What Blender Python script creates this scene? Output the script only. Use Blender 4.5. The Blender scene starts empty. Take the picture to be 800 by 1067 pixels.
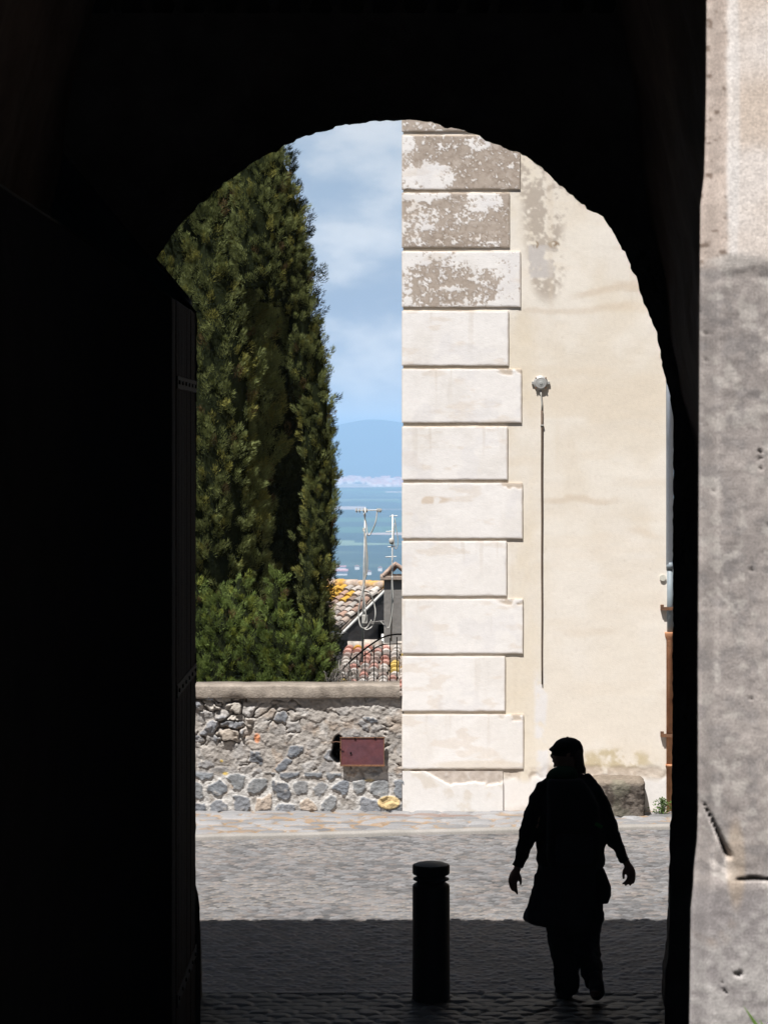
import bpy, bmesh, math, random
import numpy as np
from mathutils import Vector, Matrix
random.seed(7); RNG = np.random.default_rng(7)
sc = bpy.context.scene
COL = sc.collection
R = math.radians

# ------------------------------------------------------------------ camera geometry (metres; the lens looks along +Y)
F, CX, HY, HC = 3000.0, 400.0, 455.0, 3.6
def P(px, py, d): return Vector(((px-CX)/F*d, d, HC+(HY-py)/F*d))
def X(px, d): return (px-CX)/F*d
def Z(py, d): return HC+(HY-py)/F*d

SUN_EL, SUN_AZ = 64.0, 30.0          # the sun is behind the camera, to the left
SHADE_Y = 21.39                      # where the gatehouse shadow ends on the street
REACH = math.cos(R(SUN_AZ))/math.tan(R(SUN_EL))

# ------------------------------------------------------------------ numpy noise
def _hash(ix, iy, iz, seed):
    h = (ix*374761393 + iy*668265263 + iz*2147483647 + seed*1274126177) & 0xFFFFFFFF
    h = ((h ^ (h >> 13)) * 1274126177) & 0xFFFFFFFF
    h = (h ^ (h >> 16)) & 0xFFFFFFFF
    return h / 4294967295.0
def vn(x, y, seed=0, z=None):
    x = np.asarray(x, float); y = np.asarray(y, float)
    z = np.zeros_like(x) if z is None else np.asarray(z, float)
    xi = np.floor(x).astype(np.int64); yi = np.floor(y).astype(np.int64); zi = np.floor(z).astype(np.int64)
    fx = x-xi; fy = y-yi; fz = z-zi
    fx = fx*fx*(3-2*fx); fy = fy*fy*(3-2*fy); fz = fz*fz*(3-2*fz)
    def c(a, b, d): return _hash(xi+a, yi+b, zi+d, seed)
    r0 = (c(0,0,0)*(1-fx)+c(1,0,0)*fx)*(1-fy)+(c(0,1,0)*(1-fx)+c(1,1,0)*fx)*fy
    r1 = (c(0,0,1)*(1-fx)+c(1,0,1)*fx)*(1-fy)+(c(0,1,1)*(1-fx)+c(1,1,1)*fx)*fy
    return r0*(1-fz)+r1*fz
def fbm(x, y, o=4, seed=0, z=None):
    s = 0; a = .5; t = 0; f = 1.0
    for k in range(o):
        s = s+a*vn(np.asarray(x)*f, np.asarray(y)*f, seed+k*17, None if z is None else np.asarray(z)*f)
        t += a; a *= .5; f *= 2.03
    return s/t
def ss(a, b, x):
    t = np.clip((x-a)/(b-a), 0, 1); return t*t*(3-2*t)
def mixc(a, b, t):
    t = np.asarray(t)[..., None]; return np.asarray(a)*(1-t)+np.asarray(b)*t
def ell(px, pz, cx, cz, rx, rz):      # soft ellipse mask
    return ss(1.25, .7, np.sqrt(((px-cx)/rx)**2+((pz-cz)/rz)**2))

# ------------------------------------------------------------------ materials
def mk(name, base=(.5,.5,.5), var=.15, scale=12.0, rough=.85, bump=.25, bscale=60.0, attr=None, metal=0.0, spec=.3,
       base2=None, stretch=(1,1,1), dist=.01, transl=0.0, detail=6):
    m = bpy.data.materials.new(name); m.use_nodes = True
    nt = m.node_tree; N = nt.nodes; L = nt.links
    b = N['Principled BSDF']; b.inputs['Roughness'].default_value = rough
    b.inputs['Metallic'].default_value = metal
    b.inputs['Specular IOR Level'].default_value = spec
    tc = N.new('ShaderNodeTexCoord'); mp = N.new('ShaderNodeMapping'); mp.inputs['Scale'].default_value = stretch
    L.new(tc.outputs['Object'], mp.inputs[0])
    n = N.new('ShaderNodeTexNoise'); n.inputs['Scale'].default_value = scale; n.inputs['Detail'].default_value = detail
    n.inputs['Roughness'].default_value = .6
    L.new(mp.outputs[0], n.inputs['Vector'])
    r = N.new('ShaderNodeMapRange'); r.inputs['From Min'].default_value = .25; r.inputs['From Max'].default_value = .75
    r.inputs['To Min'].default_value = 1-var; r.inputs['To Max'].default_value = 1+var
    L.new(n.outputs['Fac'], r.inputs['Value'])
    if attr:
        a = N.new('ShaderNodeAttribute'); a.attribute_name = attr; src = a.outputs['Color']
    elif base2:
        mx = N.new('ShaderNodeMix'); mx.data_type = 'RGBA'
        n2 = N.new('ShaderNodeTexNoise'); n2.inputs['Scale'].default_value = scale*.3; n2.inputs['Detail'].default_value = 5
        L.new(mp.outputs[0], n2.inputs['Vector'])
        cr = N.new('ShaderNodeMapRange'); cr.inputs['From Min'].default_value = .4; cr.inputs['From Max'].default_value = .6
        L.new(n2.outputs['Fac'], cr.inputs['Value']); L.new(cr.outputs[0], mx.inputs[0])
        mx.inputs[6].default_value = (*base, 1); mx.inputs[7].default_value = (*base2, 1); src = mx.outputs[2]
    else:
        c = N.new('ShaderNodeRGB'); c.outputs[0].default_value = (*base, 1); src = c.outputs[0]
    vm = N.new('ShaderNodeVectorMath'); vm.operation = 'SCALE'
    L.new(src, vm.inputs[0]); L.new(r.outputs[0], vm.inputs['Scale'])
    L.new(vm.outputs[0], b.inputs['Base Color'])
    if bump:
        nb = N.new('ShaderNodeTexNoise'); nb.inputs['Scale'].default_value = bscale; nb.inputs['Detail'].default_value = 8
        L.new(mp.outputs[0], nb.inputs['Vector'])
        bp = N.new('ShaderNodeBump'); bp.inputs['Strength'].default_value = bump; bp.inputs['Distance'].default_value = dist
        L.new(nb.outputs['Fac'], bp.inputs['Height']); L.new(bp.outputs[0], b.inputs['Normal'])
    if transl:
        b.inputs['Subsurface Weight'].default_value = 0
        tr = N.new('ShaderNodeBsdfTranslucent'); L.new(vm.outputs[0], tr.inputs['Color'])
        ms = N.new('ShaderNodeMixShader'); ms.inputs[0].default_value = transl
        L.new(b.outputs[0], ms.inputs[1]); L.new(tr.outputs[0], ms.inputs[2])
        L.new(ms.outputs[0], N['Material Output'].inputs['Surface'])
    return m
M = {}
M['plaster'] = mk('plaster', attr='col', var=.05, scale=30, bump=.35, bscale=90, dist=.004)
M['rubble'] = mk('rubble_stone', attr='col', var=.18, scale=45, bump=.6, bscale=80, dist=.01)
M['cobble'] = mk('cobblestone', attr='col', var=.16, scale=70, rough=.7, bump=.5, bscale=140, dist=.004, spec=.3)
M['pillar'] = mk('weathered_stone', attr='col', var=.34, scale=150, bump=.45, bscale=260, dist=.004, detail=3)
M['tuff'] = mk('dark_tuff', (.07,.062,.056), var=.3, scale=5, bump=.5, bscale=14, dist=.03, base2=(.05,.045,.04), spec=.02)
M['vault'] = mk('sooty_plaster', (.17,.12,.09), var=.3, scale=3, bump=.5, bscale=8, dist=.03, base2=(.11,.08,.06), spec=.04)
M['sidewall'] = mk('shade_black_wall', (.006,.0055,.005), var=.3, scale=4, bump=.4, bscale=12, dist=.02, spec=.0)  # passage shade painted into the low side wall as near-black, cancelling skylight
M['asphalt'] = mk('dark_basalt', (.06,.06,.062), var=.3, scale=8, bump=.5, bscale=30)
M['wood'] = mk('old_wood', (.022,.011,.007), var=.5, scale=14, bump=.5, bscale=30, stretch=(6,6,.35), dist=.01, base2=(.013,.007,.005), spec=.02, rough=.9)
M['iron'] = mk('dark_iron', (.005,.0045,.004), var=.3, scale=30, rough=.8, metal=0, spec=.05, bump=.2)
M['bollard'] = mk('bollard_paint', (.012,.012,.013), var=.2, scale=20, rough=.55, bump=.15, bscale=120, dist=.002, spec=.3)
M['plate'] = mk('oxblood_metal', (.125,.042,.045), var=.25, scale=16, rough=.6, bump=.15, base2=(.105,.044,.055))
M['concrete'] = mk('coping_concrete', (.27,.235,.2), var=.3, scale=22, bump=.6, bscale=60, base2=(.22,.19,.16))
M['foliage'] = mk('cypress_foliage', attr='col', var=.1, scale=6, rough=.7, bump=0, transl=.3, spec=.15, detail=2)
M['bark'] = mk('bark', (.11,.085,.065), var=.4, scale=10, stretch=(1,1,.2), bump=.8, bscale=20, dist=.03)
M['tile'] = mk('roof_tile', attr='col', var=.25, scale=22, bump=.5, bscale=40)
M['graywall'] = mk('grey_render', (.22,.205,.19), var=.25, scale=4, bump=.5, bscale=20, base2=(.17,.16,.15))
M['darkrender'] = mk('shaded_render', (.1,.095,.095), var=.25, scale=4, bump=.4, bscale=20)
M['galv'] = mk('galvanised', (.5,.5,.48), var=.2, scale=20, rough=.5, metal=.35, bump=.1)
M['cable'] = mk('pale_cable', (.42,.41,.38), var=.1, scale=20, rough=.6, bump=0)
M['rust'] = mk('rust', (.2,.1,.055), var=.35, scale=30, bump=.4, base2=(.13,.075,.05))
M['terra'] = mk('terracotta', (.46,.24,.13), var=.25, scale=14, bump=.4, base2=(.36,.17,.09))
M['zinc'] = mk('pale_zinc', (.60,.69,.80), var=.08, scale=9, rough=.45, metal=0, bump=.05)
M['greypipe'] = mk('grey_pipe', (.22,.26,.29), var=.12, scale=9, rough=.5, bump=.05)
M['lampmetal'] = mk('lamp_metal', (.4,.4,.39), var=.15, scale=60, rough=.5, metal=.3, bump=.1)
M['glass'] = mk('frosted_glass', (.36,.37,.36), var=.06, scale=60, rough=.25, bump=.15, bscale=150, dist=.003)
M['plain'] = None
def cloth(n, c, **k): return mk(n, c, var=.2, scale=40, rough=.95, bump=.3, bscale=150, spec=.1, dist=.003, **k)
M['jacket'] = cloth('black_jacket', (.012,.012,.014)); M['shirt'] = cloth('dark_wrap', (.016,.016,.021))
M['trousers'] = cloth('dark_trousers', (.013,.013,.015)); M['pack'] = cloth('black_pack', (.009,.009,.01))
M['green'] = cloth('green_cloth', (.004,.026,.009)); M['green2'] = cloth('bright_green_cloth', (.01,.16,.03))
M['hair'] = mk('brown_hair', (.05,.03,.02), var=.4, scale=60, stretch=(4,4,.5), bump=.4)
M['skin'] = mk('skin', (.32,.18,.13), var=.08, scale=20, rough=.6, bump=.1)
M['shoe'] = mk('shoe', (.012,.012,.012), var=.2, scale=30, rough=.7, bump=.2)

# ------------------------------------------------------------------ objects
def tag(o, label=None, cat=None, group=None, kind=None):
    if label: o['label'] = label
    if cat: o['category'] = cat
    if group: o['group'] = group
    if kind: o['kind'] = kind
    return o
def empty(name, loc, label, cat, group=None):
    o = bpy.data.objects.new(name, None); o.location = loc; COL.objects.link(o)
    o.empty_display_size = .2
    return tag(o, label, cat, group)
def link(name, me, m, parent=None):
    o = bpy.data.objects.new(name, me); COL.objects.link(o)
    if m is not None and not me.materials: me.materials.append(m)
    if parent is not None:
        par = parent
        o.parent = par
        wl = Vector(par.location)
        if par.parent is not None: wl = wl+par.parent.location
        o.location = -wl           # geometry is written in world coordinates
    return o
def npmesh(name, V, Fc, m, parent=None, col=None, smooth=True):
    V = np.asarray(V, np.float32); Fc = np.asarray(Fc, np.int32); k = Fc.shape[1]
    me = bpy.data.meshes.new(name)
    me.vertices.add(len(V)); me.vertices.foreach_set('co', V.ravel())
    me.loops.add(Fc.size); me.loops.foreach_set('vertex_index', Fc.ravel())
    me.polygons.add(len(Fc)); me.polygons.foreach_set('loop_start', np.arange(0, Fc.size, k, dtype=np.int32))
    me.polygons.foreach_set('loop_total', np.full(len(Fc), k, np.int32))
    if smooth: me.polygons.foreach_set('use_smooth', np.ones(len(Fc), bool))
    me.update(calc_edges=True)
    if col is not None:
        c = np.ones((len(V), 4), np.float32); c[:, :3] = np.clip(np.asarray(col).reshape(-1, 3), 0, 1)
        a = me.color_attributes.new('col', 'FLOAT_COLOR', 'POINT'); a.data.foreach_set('color', c.ravel())
    me.validate()
    return link(name, me, m, parent)
def gridfaces(n, m, off=0, flip=False):
    i = np.arange(n-1)[:, None]*m+np.arange(m-1)[None, :]
    f = np.stack([i, i+1, i+m+1, i+m], -1).reshape(-1, 4)+off
    return f[:, ::-1] if flip else f
def grid(name, Xa, Ya, Za, m, parent=None, col=None, flip=False):
    n, k = Xa.shape
    V = np.stack([Xa, Ya, Za], -1).reshape(-1, 3)
    return npmesh(name, V, gridfaces(n, k, 0, flip), m, parent, col)
def shape(name, m, parent=None, bevel=0.0, smooth=False):
    """collects boxes / tubes / lathes in one bmesh; .done() links them as ONE object"""
    class S: pass
    s = S(); s.bm = bmesh.new()
    def box(c, size, rot=None, mat=None):
        r = bmesh.ops.create_cube(s.bm, size=1.0)
        T = Matrix.Translation(Vector(c)) @ (rot.to_4x4() if rot is not None else Matrix()) @ Matrix.Diagonal((*size, 1))
        bmesh.ops.transform(s.bm, matrix=T, verts=r['verts']); return s
    def tube(pts, rad, seg=8):
        pts = [Vector(p) for p in pts]; rings = []
        if not isinstance(rad, (list, tuple)): rad = [rad]*len(pts)
        for i, p in enumerate(pts):
            t = (pts[min(i+1, len(pts)-1)]-pts[max(i-1, 0)]).normalized()
            a = t.orthogonal().normalized() if i == 0 else (pa-t*pa.dot(t)).normalized()
            pa = a; b = t.cross(a)
            rings.append([s.bm.verts.new(p+(a*math.cos(k*2*math.pi/seg)+b*math.sin(k*2*math.pi/seg))*rad[i]) for k in range(seg)])
        for r0, r1 in zip(rings, rings[1:]):
            for k in range(seg): s.bm.faces.new((r0[k], r0[(k+1) % seg], r1[(k+1) % seg], r1[k]))
        s.bm.faces.new(rings[0][::-1]); s.bm.faces.new(rings[-1]); return s
    def loft(rings, seg=24, p=2.0):
        rr = []
        for (cx, cy, cz, rx, ry) in rings:
            row = []
            for k in range(seg):
                a = k*2*math.pi/seg; c, n_ = math.cos(a), math.sin(a)
                row.append(s.bm.verts.new((cx+rx*math.copysign(abs(c)**(2/p), c), cy+ry*math.copysign(abs(n_)**(2/p), n_), cz)))
            rr.append(row)
        for r0, r1 in zip(rr, rr[1:]):
            for k in range(seg): s.bm.faces.new((r0[k], r0[(k+1) % seg], r1[(k+1) % seg], r1[k]))
        s.bm.faces.new(rr[0][::-1]); s.bm.faces.new(rr[-1]); return s
    def prism(poly, z0, z1):
        a = [s.bm.verts.new((x, y, z0)) for x, y in poly]; b = [s.bm.verts.new((x, y, z1)) for x, y in poly]
        s.bm.faces.new(a[::-1]); s.bm.faces.new(b)
        for k in range(len(poly)): s.bm.faces.new((a[k], a[(k+1) % len(poly)], b[(k+1) % len(poly)], b[k]))
        return s
    def ext(polyxz, y0, y1):
        a = [s.bm.verts.new((x, y0, z)) for x, z in polyxz]; b = [s.bm.verts.new((x, y1, z)) for x, z in polyxz]
        s.bm.faces.new(a); s.bm.faces.new(b[::-1])
        for k in range(len(polyxz)): s.bm.faces.new((a[(k+1) % len(polyxz)], a[k], b[k], b[(k+1) % len(polyxz)]))
        return s
    def done(remesh=0, sub=0):
        bmesh.ops.recalc_face_normals(s.bm, faces=s.bm.faces)
        me = bpy.data.meshes.new(name); s.bm.to_mesh(me); s.bm.free()
        if smooth or remesh: me.polygons.foreach_set('use_smooth', [True]*len(me.polygons))
        o = link(name, me, m, parent)
        if bevel:
            b = o.modifiers.new('bevel', 'BEVEL'); b.width = bevel; b.segments = 2; b.limit_method = 'ANGLE'
        if remesh:
            r = o.modifiers.new('remesh', 'REMESH'); r.mode = 'VOXEL'; r.voxel_size = remesh; r.use_smooth_shade = True
            q = o.modifiers.new('smooth', 'SMOOTH'); q.iterations = 6 if remesh > .008 else 3; q.factor = .5
        return o
    s.box, s.tube, s.loft, s.prism, s.ext, s.done = box, tube, loft, prism, ext, done
    return s

# ================================================================== SETTING: ground
def cobbles(X_, Y_, sx, sy, seed, jit=.34):
    """jittered running-bond cells: returns cell hash, dome height 0..1, edge distance"""
    gy = Y_/sy; best = np.full(X_.shape, 9.); sec = np.full(X_.shape, 9.); idh = np.zeros(X_.shape)
    iy0 = np.floor(gy).astype(np.int64)
    for dy in (-1, 0, 1):
        iy = iy0+dy; gx = X_/sx+(iy % 2)*.5; ix0 = np.floor(gx).astype(np.int64)
        for dx in (-1, 0, 1):
            ix = ix0+dx
            cx = ix+.5+(_hash(ix, iy, 0, seed)-.5)*jit; cy = iy+.5+(_hash(ix, iy, 1, seed)-.5)*jit
            d = np.maximum(abs(gx-cx), abs(gy-cy))*.65+np.hypot(gx-cx, gy-cy)*.35
            m = d < best
            sec = np.where(m, best, np.minimum(sec, d)); idh = np.where(m, _hash(ix, iy, 2, seed), idh); best = np.minimum(best, d)
    e = sec-best
    return idh, ss(0, .28, e), e
def road_mesh():
    xs = np.concatenate([[-60,-30,-15,-8], np.arange(-4, 4.001, .017), [8,15,30,60]])
    ys = np.concatenate([np.arange(18.64, 26.7, .0155)])
    Yg, Xg = np.meshgrid(ys, xs, indexing='ij')
    wx = Xg+.03*fbm(Xg*3, Yg*3, 2, 5); wy = Yg+.03*fbm(Xg*3, Yg*3, 2, 9)
    h, dome, e = cobbles(wx, wy, .078, .074, 3)
    big = fbm(Xg*.6, Yg*1.1, 3, 21); med = fbm(Xg*2.2, Yg*2.2, 3, 33)
    Zg = .0085*dome*(.6+.8*h)+.012*(med-.5)+.004*(h-.5)
    Zg[:, :4] = 0; Zg[:, -4:] = 0
    g = .070+.100*h+.04*(big-.5)+.05*(med-.5)+.05*(fbm(Xg*40, Yg*40, 2, 14)-.5)
    c = np.stack([g*1.0, g*1.0, g*1.035], -1)
    warm = ss(.62, .9, _hash((h*9999).astype(np.int64), 3, 0, 2)+0*h)[..., None]
    c = c*(1-.4*warm)+.4*warm*np.array([.22, .18, .16])
    sand = ss(.30, .05, e)*ss(.35, .65, fbm(Xg*1.7, Yg*1.7, 4, 51))
    c = mixc(c, (.05,.045,.042), ss(.12, .02, e)*.7); c = mixc(c, (.27,.24,.21), sand*.55)
    return grid('road', Xg, Yg, Zg, M['cobble'], col=c)
tag(road_mesh(), kind='structure')

KA, KB = (-1.66, 25.62), (2.63, 26.34)
def kerb_y(x): return KA[1]+(x-KA[0])*(KB[1]-KA[1])/(KB[0]-KA[0])
def pavement_mesh():
    xs = np.concatenate([[-20,-10,-6], np.arange(-4, 4.5, .014), [7,12,24]])
    tt = np.arange(0, 1.0001, 1/110)
    T, Xg = np.meshgrid(tt, xs, indexing='ij')
    Y0 = kerb_y(Xg)+.1; Yg = Y0+(27.42-Y0)*T
    wx = Xg+.12*fbm(Xg*2, Yg*2, 3, 5); wy = Yg+.12*fbm(Xg*2, Yg*2, 3, 9)
    h, dome, e = cobbles(wx, wy, .26, .19, 13, .75)
    med = fbm(Xg*3, Yg*3, 3, 3)
    Zg = .04+.016*dome*(.5+h)+.01*(med-.5)
    g = .17+.13*h+.08*(med-.5)
    g = g*.9; c = np.stack([g*.98, g*.98, g*1.01], -1)
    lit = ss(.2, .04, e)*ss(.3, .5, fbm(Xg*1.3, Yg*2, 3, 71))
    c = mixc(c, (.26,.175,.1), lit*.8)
    c = mixc(c, (.25,.165,.095), ss(.62, .72, fbm(Xg*5, Yg*9, 4, 81))*.75)
    c = mixc(c, (.2,.13,.1), ell(Xg, Yg, .42, 27.0, .5, .09)*.7)
    Zg[0, :] = -.01
    return grid('pavement', Xg, Yg, Zg, M['cobble'], col=c)
tag(pavement_mesh(), kind='structure')
def kerb_mesh():
    xs = np.concatenate([[-20,-10,-6], np.arange(-4, 4.5, .02), [7,12,24]])
    prof = [(-.012,-.03),(-.01,.03),(.0,.045),(.03,.052),(.09,.05),(.115,.03)]
    Xg = np.repeat(xs[None, :], len(prof), 0); Yg = np.zeros_like(Xg); Zg = np.zeros_like(Xg)
    for i, (a, b) in enumerate(prof):
        Yg[i] = kerb_y(xs)+a+.012*fbm(xs*4, xs*0+i*.1, 3, 4); Zg[i] = b+.01*(fbm(xs*3, xs*0, 3, 8)-.5)
    n = fbm(Xg*6, Yg*6, 3, 2)
    seam = ss(.012, .0, abs((Xg+100) % .9-.45))
    c = mixc(mixc((.30,.285,.27), (.21,.2,.185), n), (.12,.1,.09), seam)
    return grid('kerb', Xg, Yg, Zg, M['cobble'], col=c)
tag(kerb_mesh(), kind='structure')

def passage_floor():
    xs = np.arange(-2.7, 2.2, .018); ys = np.arange(16.2, 18.6, .016)
    Yg, Xg = np.meshgrid(ys, xs, indexing='ij')
    h, dome, e = cobbles(Xg+.05*fbm(Xg*3, Yg*3, 2, 5), Yg+.05*fbm(Xg*3, Yg*3, 2, 6), .16, .13, 8, .5)
    Zg = .012*dome*(.5+h)-.004+.02*(fbm(Xg*2, Yg*2, 2, 5)-.5)
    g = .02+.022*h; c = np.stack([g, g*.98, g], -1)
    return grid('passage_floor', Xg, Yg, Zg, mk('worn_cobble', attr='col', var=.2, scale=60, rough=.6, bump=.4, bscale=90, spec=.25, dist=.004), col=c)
tag(passage_floor(), kind='structure')
s = shape('threshold', mk('threshold_stone', (.17,.165,.16), var=.25, scale=14, bump=.5, rough=.6)); 
for k in range(9): s.box((-2.0+k*.5, 18.62, -.03), (.492, .05, .078))
tag(s.done(), kind='structure'); bpy.data.objects['threshold'].modifiers.new('b', 'BEVEL').width = .008

# one ground sheet: a court that climbs behind the camera, the street, then the hillside falling to the plain
def ground():
    ys = [-70, -10, 1.5, 16.4, 18.7, 27.45, 27.6, 29.0, 34, 60, 150, 600, 1500, 2300]
    zs = [2.0, 2.0, 2.0, -.03, -.03, -.03, -.9, -1.0, -2.6, -16, -52, -120, -190, -256]
    xs = np.concatenate([np.linspace(-3000, -60, 12), np.linspace(-40, 40, 30), np.linspace(60, 3000, 12)])
    ys2 = np.interp(np.linspace(0, len(ys)-1, 120), np.arange(len(ys)), ys); zz = np.interp(ys2, ys, zs)
    Yg, Xg = np.meshgrid(ys2, xs, indexing='ij'); Zg = np.repeat(zz[:, None], len(xs), 1)
    Zg = Zg+(fbm(Xg*.01, Yg*.01, 3, 3)-.5)*np.where(Yg > 60, 12, 0)*ss(2300, 1900, Yg)
    return grid('ground', Xg, Yg, Zg, mk('ground_soil', (.07,.066,.055), var=.3, scale=.8, bump=.4, bscale=6, base2=(.05,.056,.035)))
tag(ground(), kind='structure')

def plain():
    m = bpy.data.materials.new('farmland'); m.use_nodes = True; N = m.node_tree.nodes; L = m.node_tree.links
    b = N['Principled BSDF']; b.inputs['Roughness'].default_value = 1; b.inputs['Specular IOR Level'].default_value = 0
    g = N.new('ShaderNodeNewGeometry'); mp = N.new('ShaderNodeMapping'); mp.inputs['Scale'].default_value = (.0011, .0021, 0)
    L.new(g.outputs['Position'], mp.inputs[0])
    v = N.new('ShaderNodeTexVoronoi'); v.inputs['Scale'].default_value = 1.0; v.inputs['Randomness'].default_value = .9; v.distance = 'CHEBYCHEV'
    L.new(mp.outputs[0], v.inputs['Vector'])
    sep = N.new('ShaderNodeSeparateColor'); L.new(v.outputs['Color'], sep.inputs[0])
    r = N.new('ShaderNodeValToRGB'); e = r.color_ramp.elements; r.color_ramp.interpolation = 'CONSTANT'
    e[0].position = 0; e[0].color = (.018,.035,.018,1); e[1].position = .42; e[1].color = (.04,.09,.035,1)
    for p, c in ((.60,(.14,.19,.11)), (.70,(.015,.03,.018)), (.80,(.34,.27,.22)), (.88,(.2,.25,.15))):
        x = e.new(p); x.color = (*c, 1)
    L.new(sep.outputs[0], r.inputs[0])
    n = N.new('ShaderNodeTexNoise'); n.inputs['Scale'].default_value = .0006; n.inputs['Detail'].default_value = 8
    mp2 = N.new('ShaderNodeMapping'); mp2.inputs['Scale'].default_value = (1, .5, 1); L.new(g.outputs['Position'], mp2.inputs[0]); L.new(mp2.outputs[0], n.inputs['Vector'])
    cr = N.new('ShaderNodeMapRange'); cr.inputs['From Min'].default_value = .53; cr.inputs['From Max'].default_value = .6; L.new(n.outputs['Fac'], cr.inputs[0])
    mx = N.new('ShaderNodeMix'); mx.data_type = 'RGBA'; L.new(cr.outputs[0], mx.inputs[0]); L.new(r.outputs[0], mx.inputs[6]); mx.inputs[7].default_value = (.02,.036,.02,1)
    L.new(mx.outputs[2], b.inputs['Base Color'])
    ys = np.linspace(2250, 60000, 60); xs = np.linspace(-11000, 11000, 30)
    Yg, Xg = np.meshgrid(ys, xs, indexing='ij')
    return grid('plain', Xg, Yg, Xg*0-250., m)
tag(plain(), kind='structure')
def mountains():
    D = 20500.; xs = np.linspace(-9000, 9000, 240); ts = np.linspace(0, 1, 30)
    T, Xg = np.meshgrid(ts, xs, indexing='ij')
    px = CX+xs/D*F
    prof = np.interp(px, [-400,150,300,342,360,378,392,405,420,480,700,1200], [452,450,447,444.5,441,437.6,437,438.2,440.5,445,450,452])
    top = HC+(HY-prof)/F*D+(fbm(xs*.003, xs*0, 3, 7)-.5)*7
    Zg = -252+(top+252)[None, :]*ss(0, 1, T); Yg = D-3200*(1-T)+0*Xg
    c = mixc((.012,.024,.016), (.02,.03,.02), ss(.4, .6, fbm(Xg*.001, Yg*.002, 4, 9)))
    return grid('hills', Xg, Yg, Zg, mk('hill_scrub', attr='col', var=.1, scale=.001, rough=1, bump=0), col=c)
tag(mountains(), kind='structure')

# ================================================================== GATEHOUSE with its dark passage
gh = empty('gatehouse', (0, 14, 0), 'dark stone gatehouse with a rough arched passage framing the street', 'gatehouse')
HB = (SHADE_Y-18.74)/REACH            # eave height that throws the shadow edge where the photo has it
arch = [(105,430),(107,395),(117,360),(133,322),(154,289),(167,266),(186.5,238),(195,228),(216,208.6),(234,192),(257,175),(271,165.5),(288,158),(300,151),
        (319,143),(350,134),(385,127.5),(410,126.5),(422,126),(449,128.5),(463,132.4),(480,135.8),(498.7,141.6),(513,151),(534,158),(556,170),(574,186),(596,204),(611,218),
        (624,225),(640,246),(650,263),(662,293),(671,319.5),(682,348),(691,388),(696.5,413),(700,440),(700,494),(699.5,539),(699.5,650),
        (699,760),(698.5,850),(696.5,865),(697,950),(695,1000),(692.5,1012),(692,1040)]
D_OUT, D_IN = 18.6, 17.5
def arch_wall():
    pts = [(X(a, D_IN), Z(b, D_IN)) for a, b in arch]
    left = [(X(a, D_IN), Z(b, D_IN)) for a, b in ((209.5,1085),(209.5,1000),(208.5,945),(205,925),(204.5,900),(205.5,500),(206,326))]+[(X(105, D_IN), Z(324, D_IN))]
    line = left+pts+[(X(691.5, D_IN), -.06)]
    # resample finely and roughen
    out = []
    for (x0, z0), (x1, z1) in zip(line, line[1:]):
        n = max(1, int(math.hypot(x1-x0, z1-z0)/.02))
        for k in range(n): out.append((x0+(x1-x0)*k/n, z0+(z1-z0)*k/n))
    out.append(line[-1]); out = np.array(out)
    cx, cz = .0, 3.0
    dv = out-np.array([cx, cz]); dv /= np.linalg.norm(dv, axis=1)[:, None]
    s_ = np.arange(len(out))*.02
    amp = np.where(out[:, 1] > 3.9, .034, .014)
    layers_y = [D_IN, D_IN+.03, D_IN+.25, D_IN+.6, D_OUT-.05, D_OUT]
    rings = []
    for j, y in enumerate(layers_y):
        r = (fbm(s_*7+j*.0, s_*0+y*3, 3, 12)-.5)*.7*amp+(fbm(s_*26, s_*0+y*9, 3, 5)-.5)*amp*1.0
        grow = 0 if j == 0 else .012+.035*j
        q = out+dv*(r+grow+.006)[:, None]
        q[:, 1] = np.maximum(q[:, 1], -.06); rings.append(np.column_stack([q[:, 0], np.full(len(q), y), q[:, 1]]))
    V = list(rings); n = len(out)
    # outer frame on both faces
    def frame(y):
        f = np.zeros((n, 3)); f[:, 1] = y
        for i, (a, b) in enumerate(dv):
            t = min((7.9/abs(a)) if abs(a) > 1e-6 else 1e9, ((HB-.1-cz)/b) if b > 1e-6 else 1e9)
            f[i] = (cx+a*t, y, max(cz+b*t, -.06))
        f[:, 2] = np.where(out[:, 1] < 1, np.minimum(f[:, 2], out[:, 1]), f[:, 2])
        return f
    V = [frame(D_IN)]+rings+[frame(D_OUT)]
    A = np.concatenate(V)
    npmesh('arch_wall', A, gridfaces(len(V), n, 0, False), M['tuff'], gh, smooth=False)
arch_wall()
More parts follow.
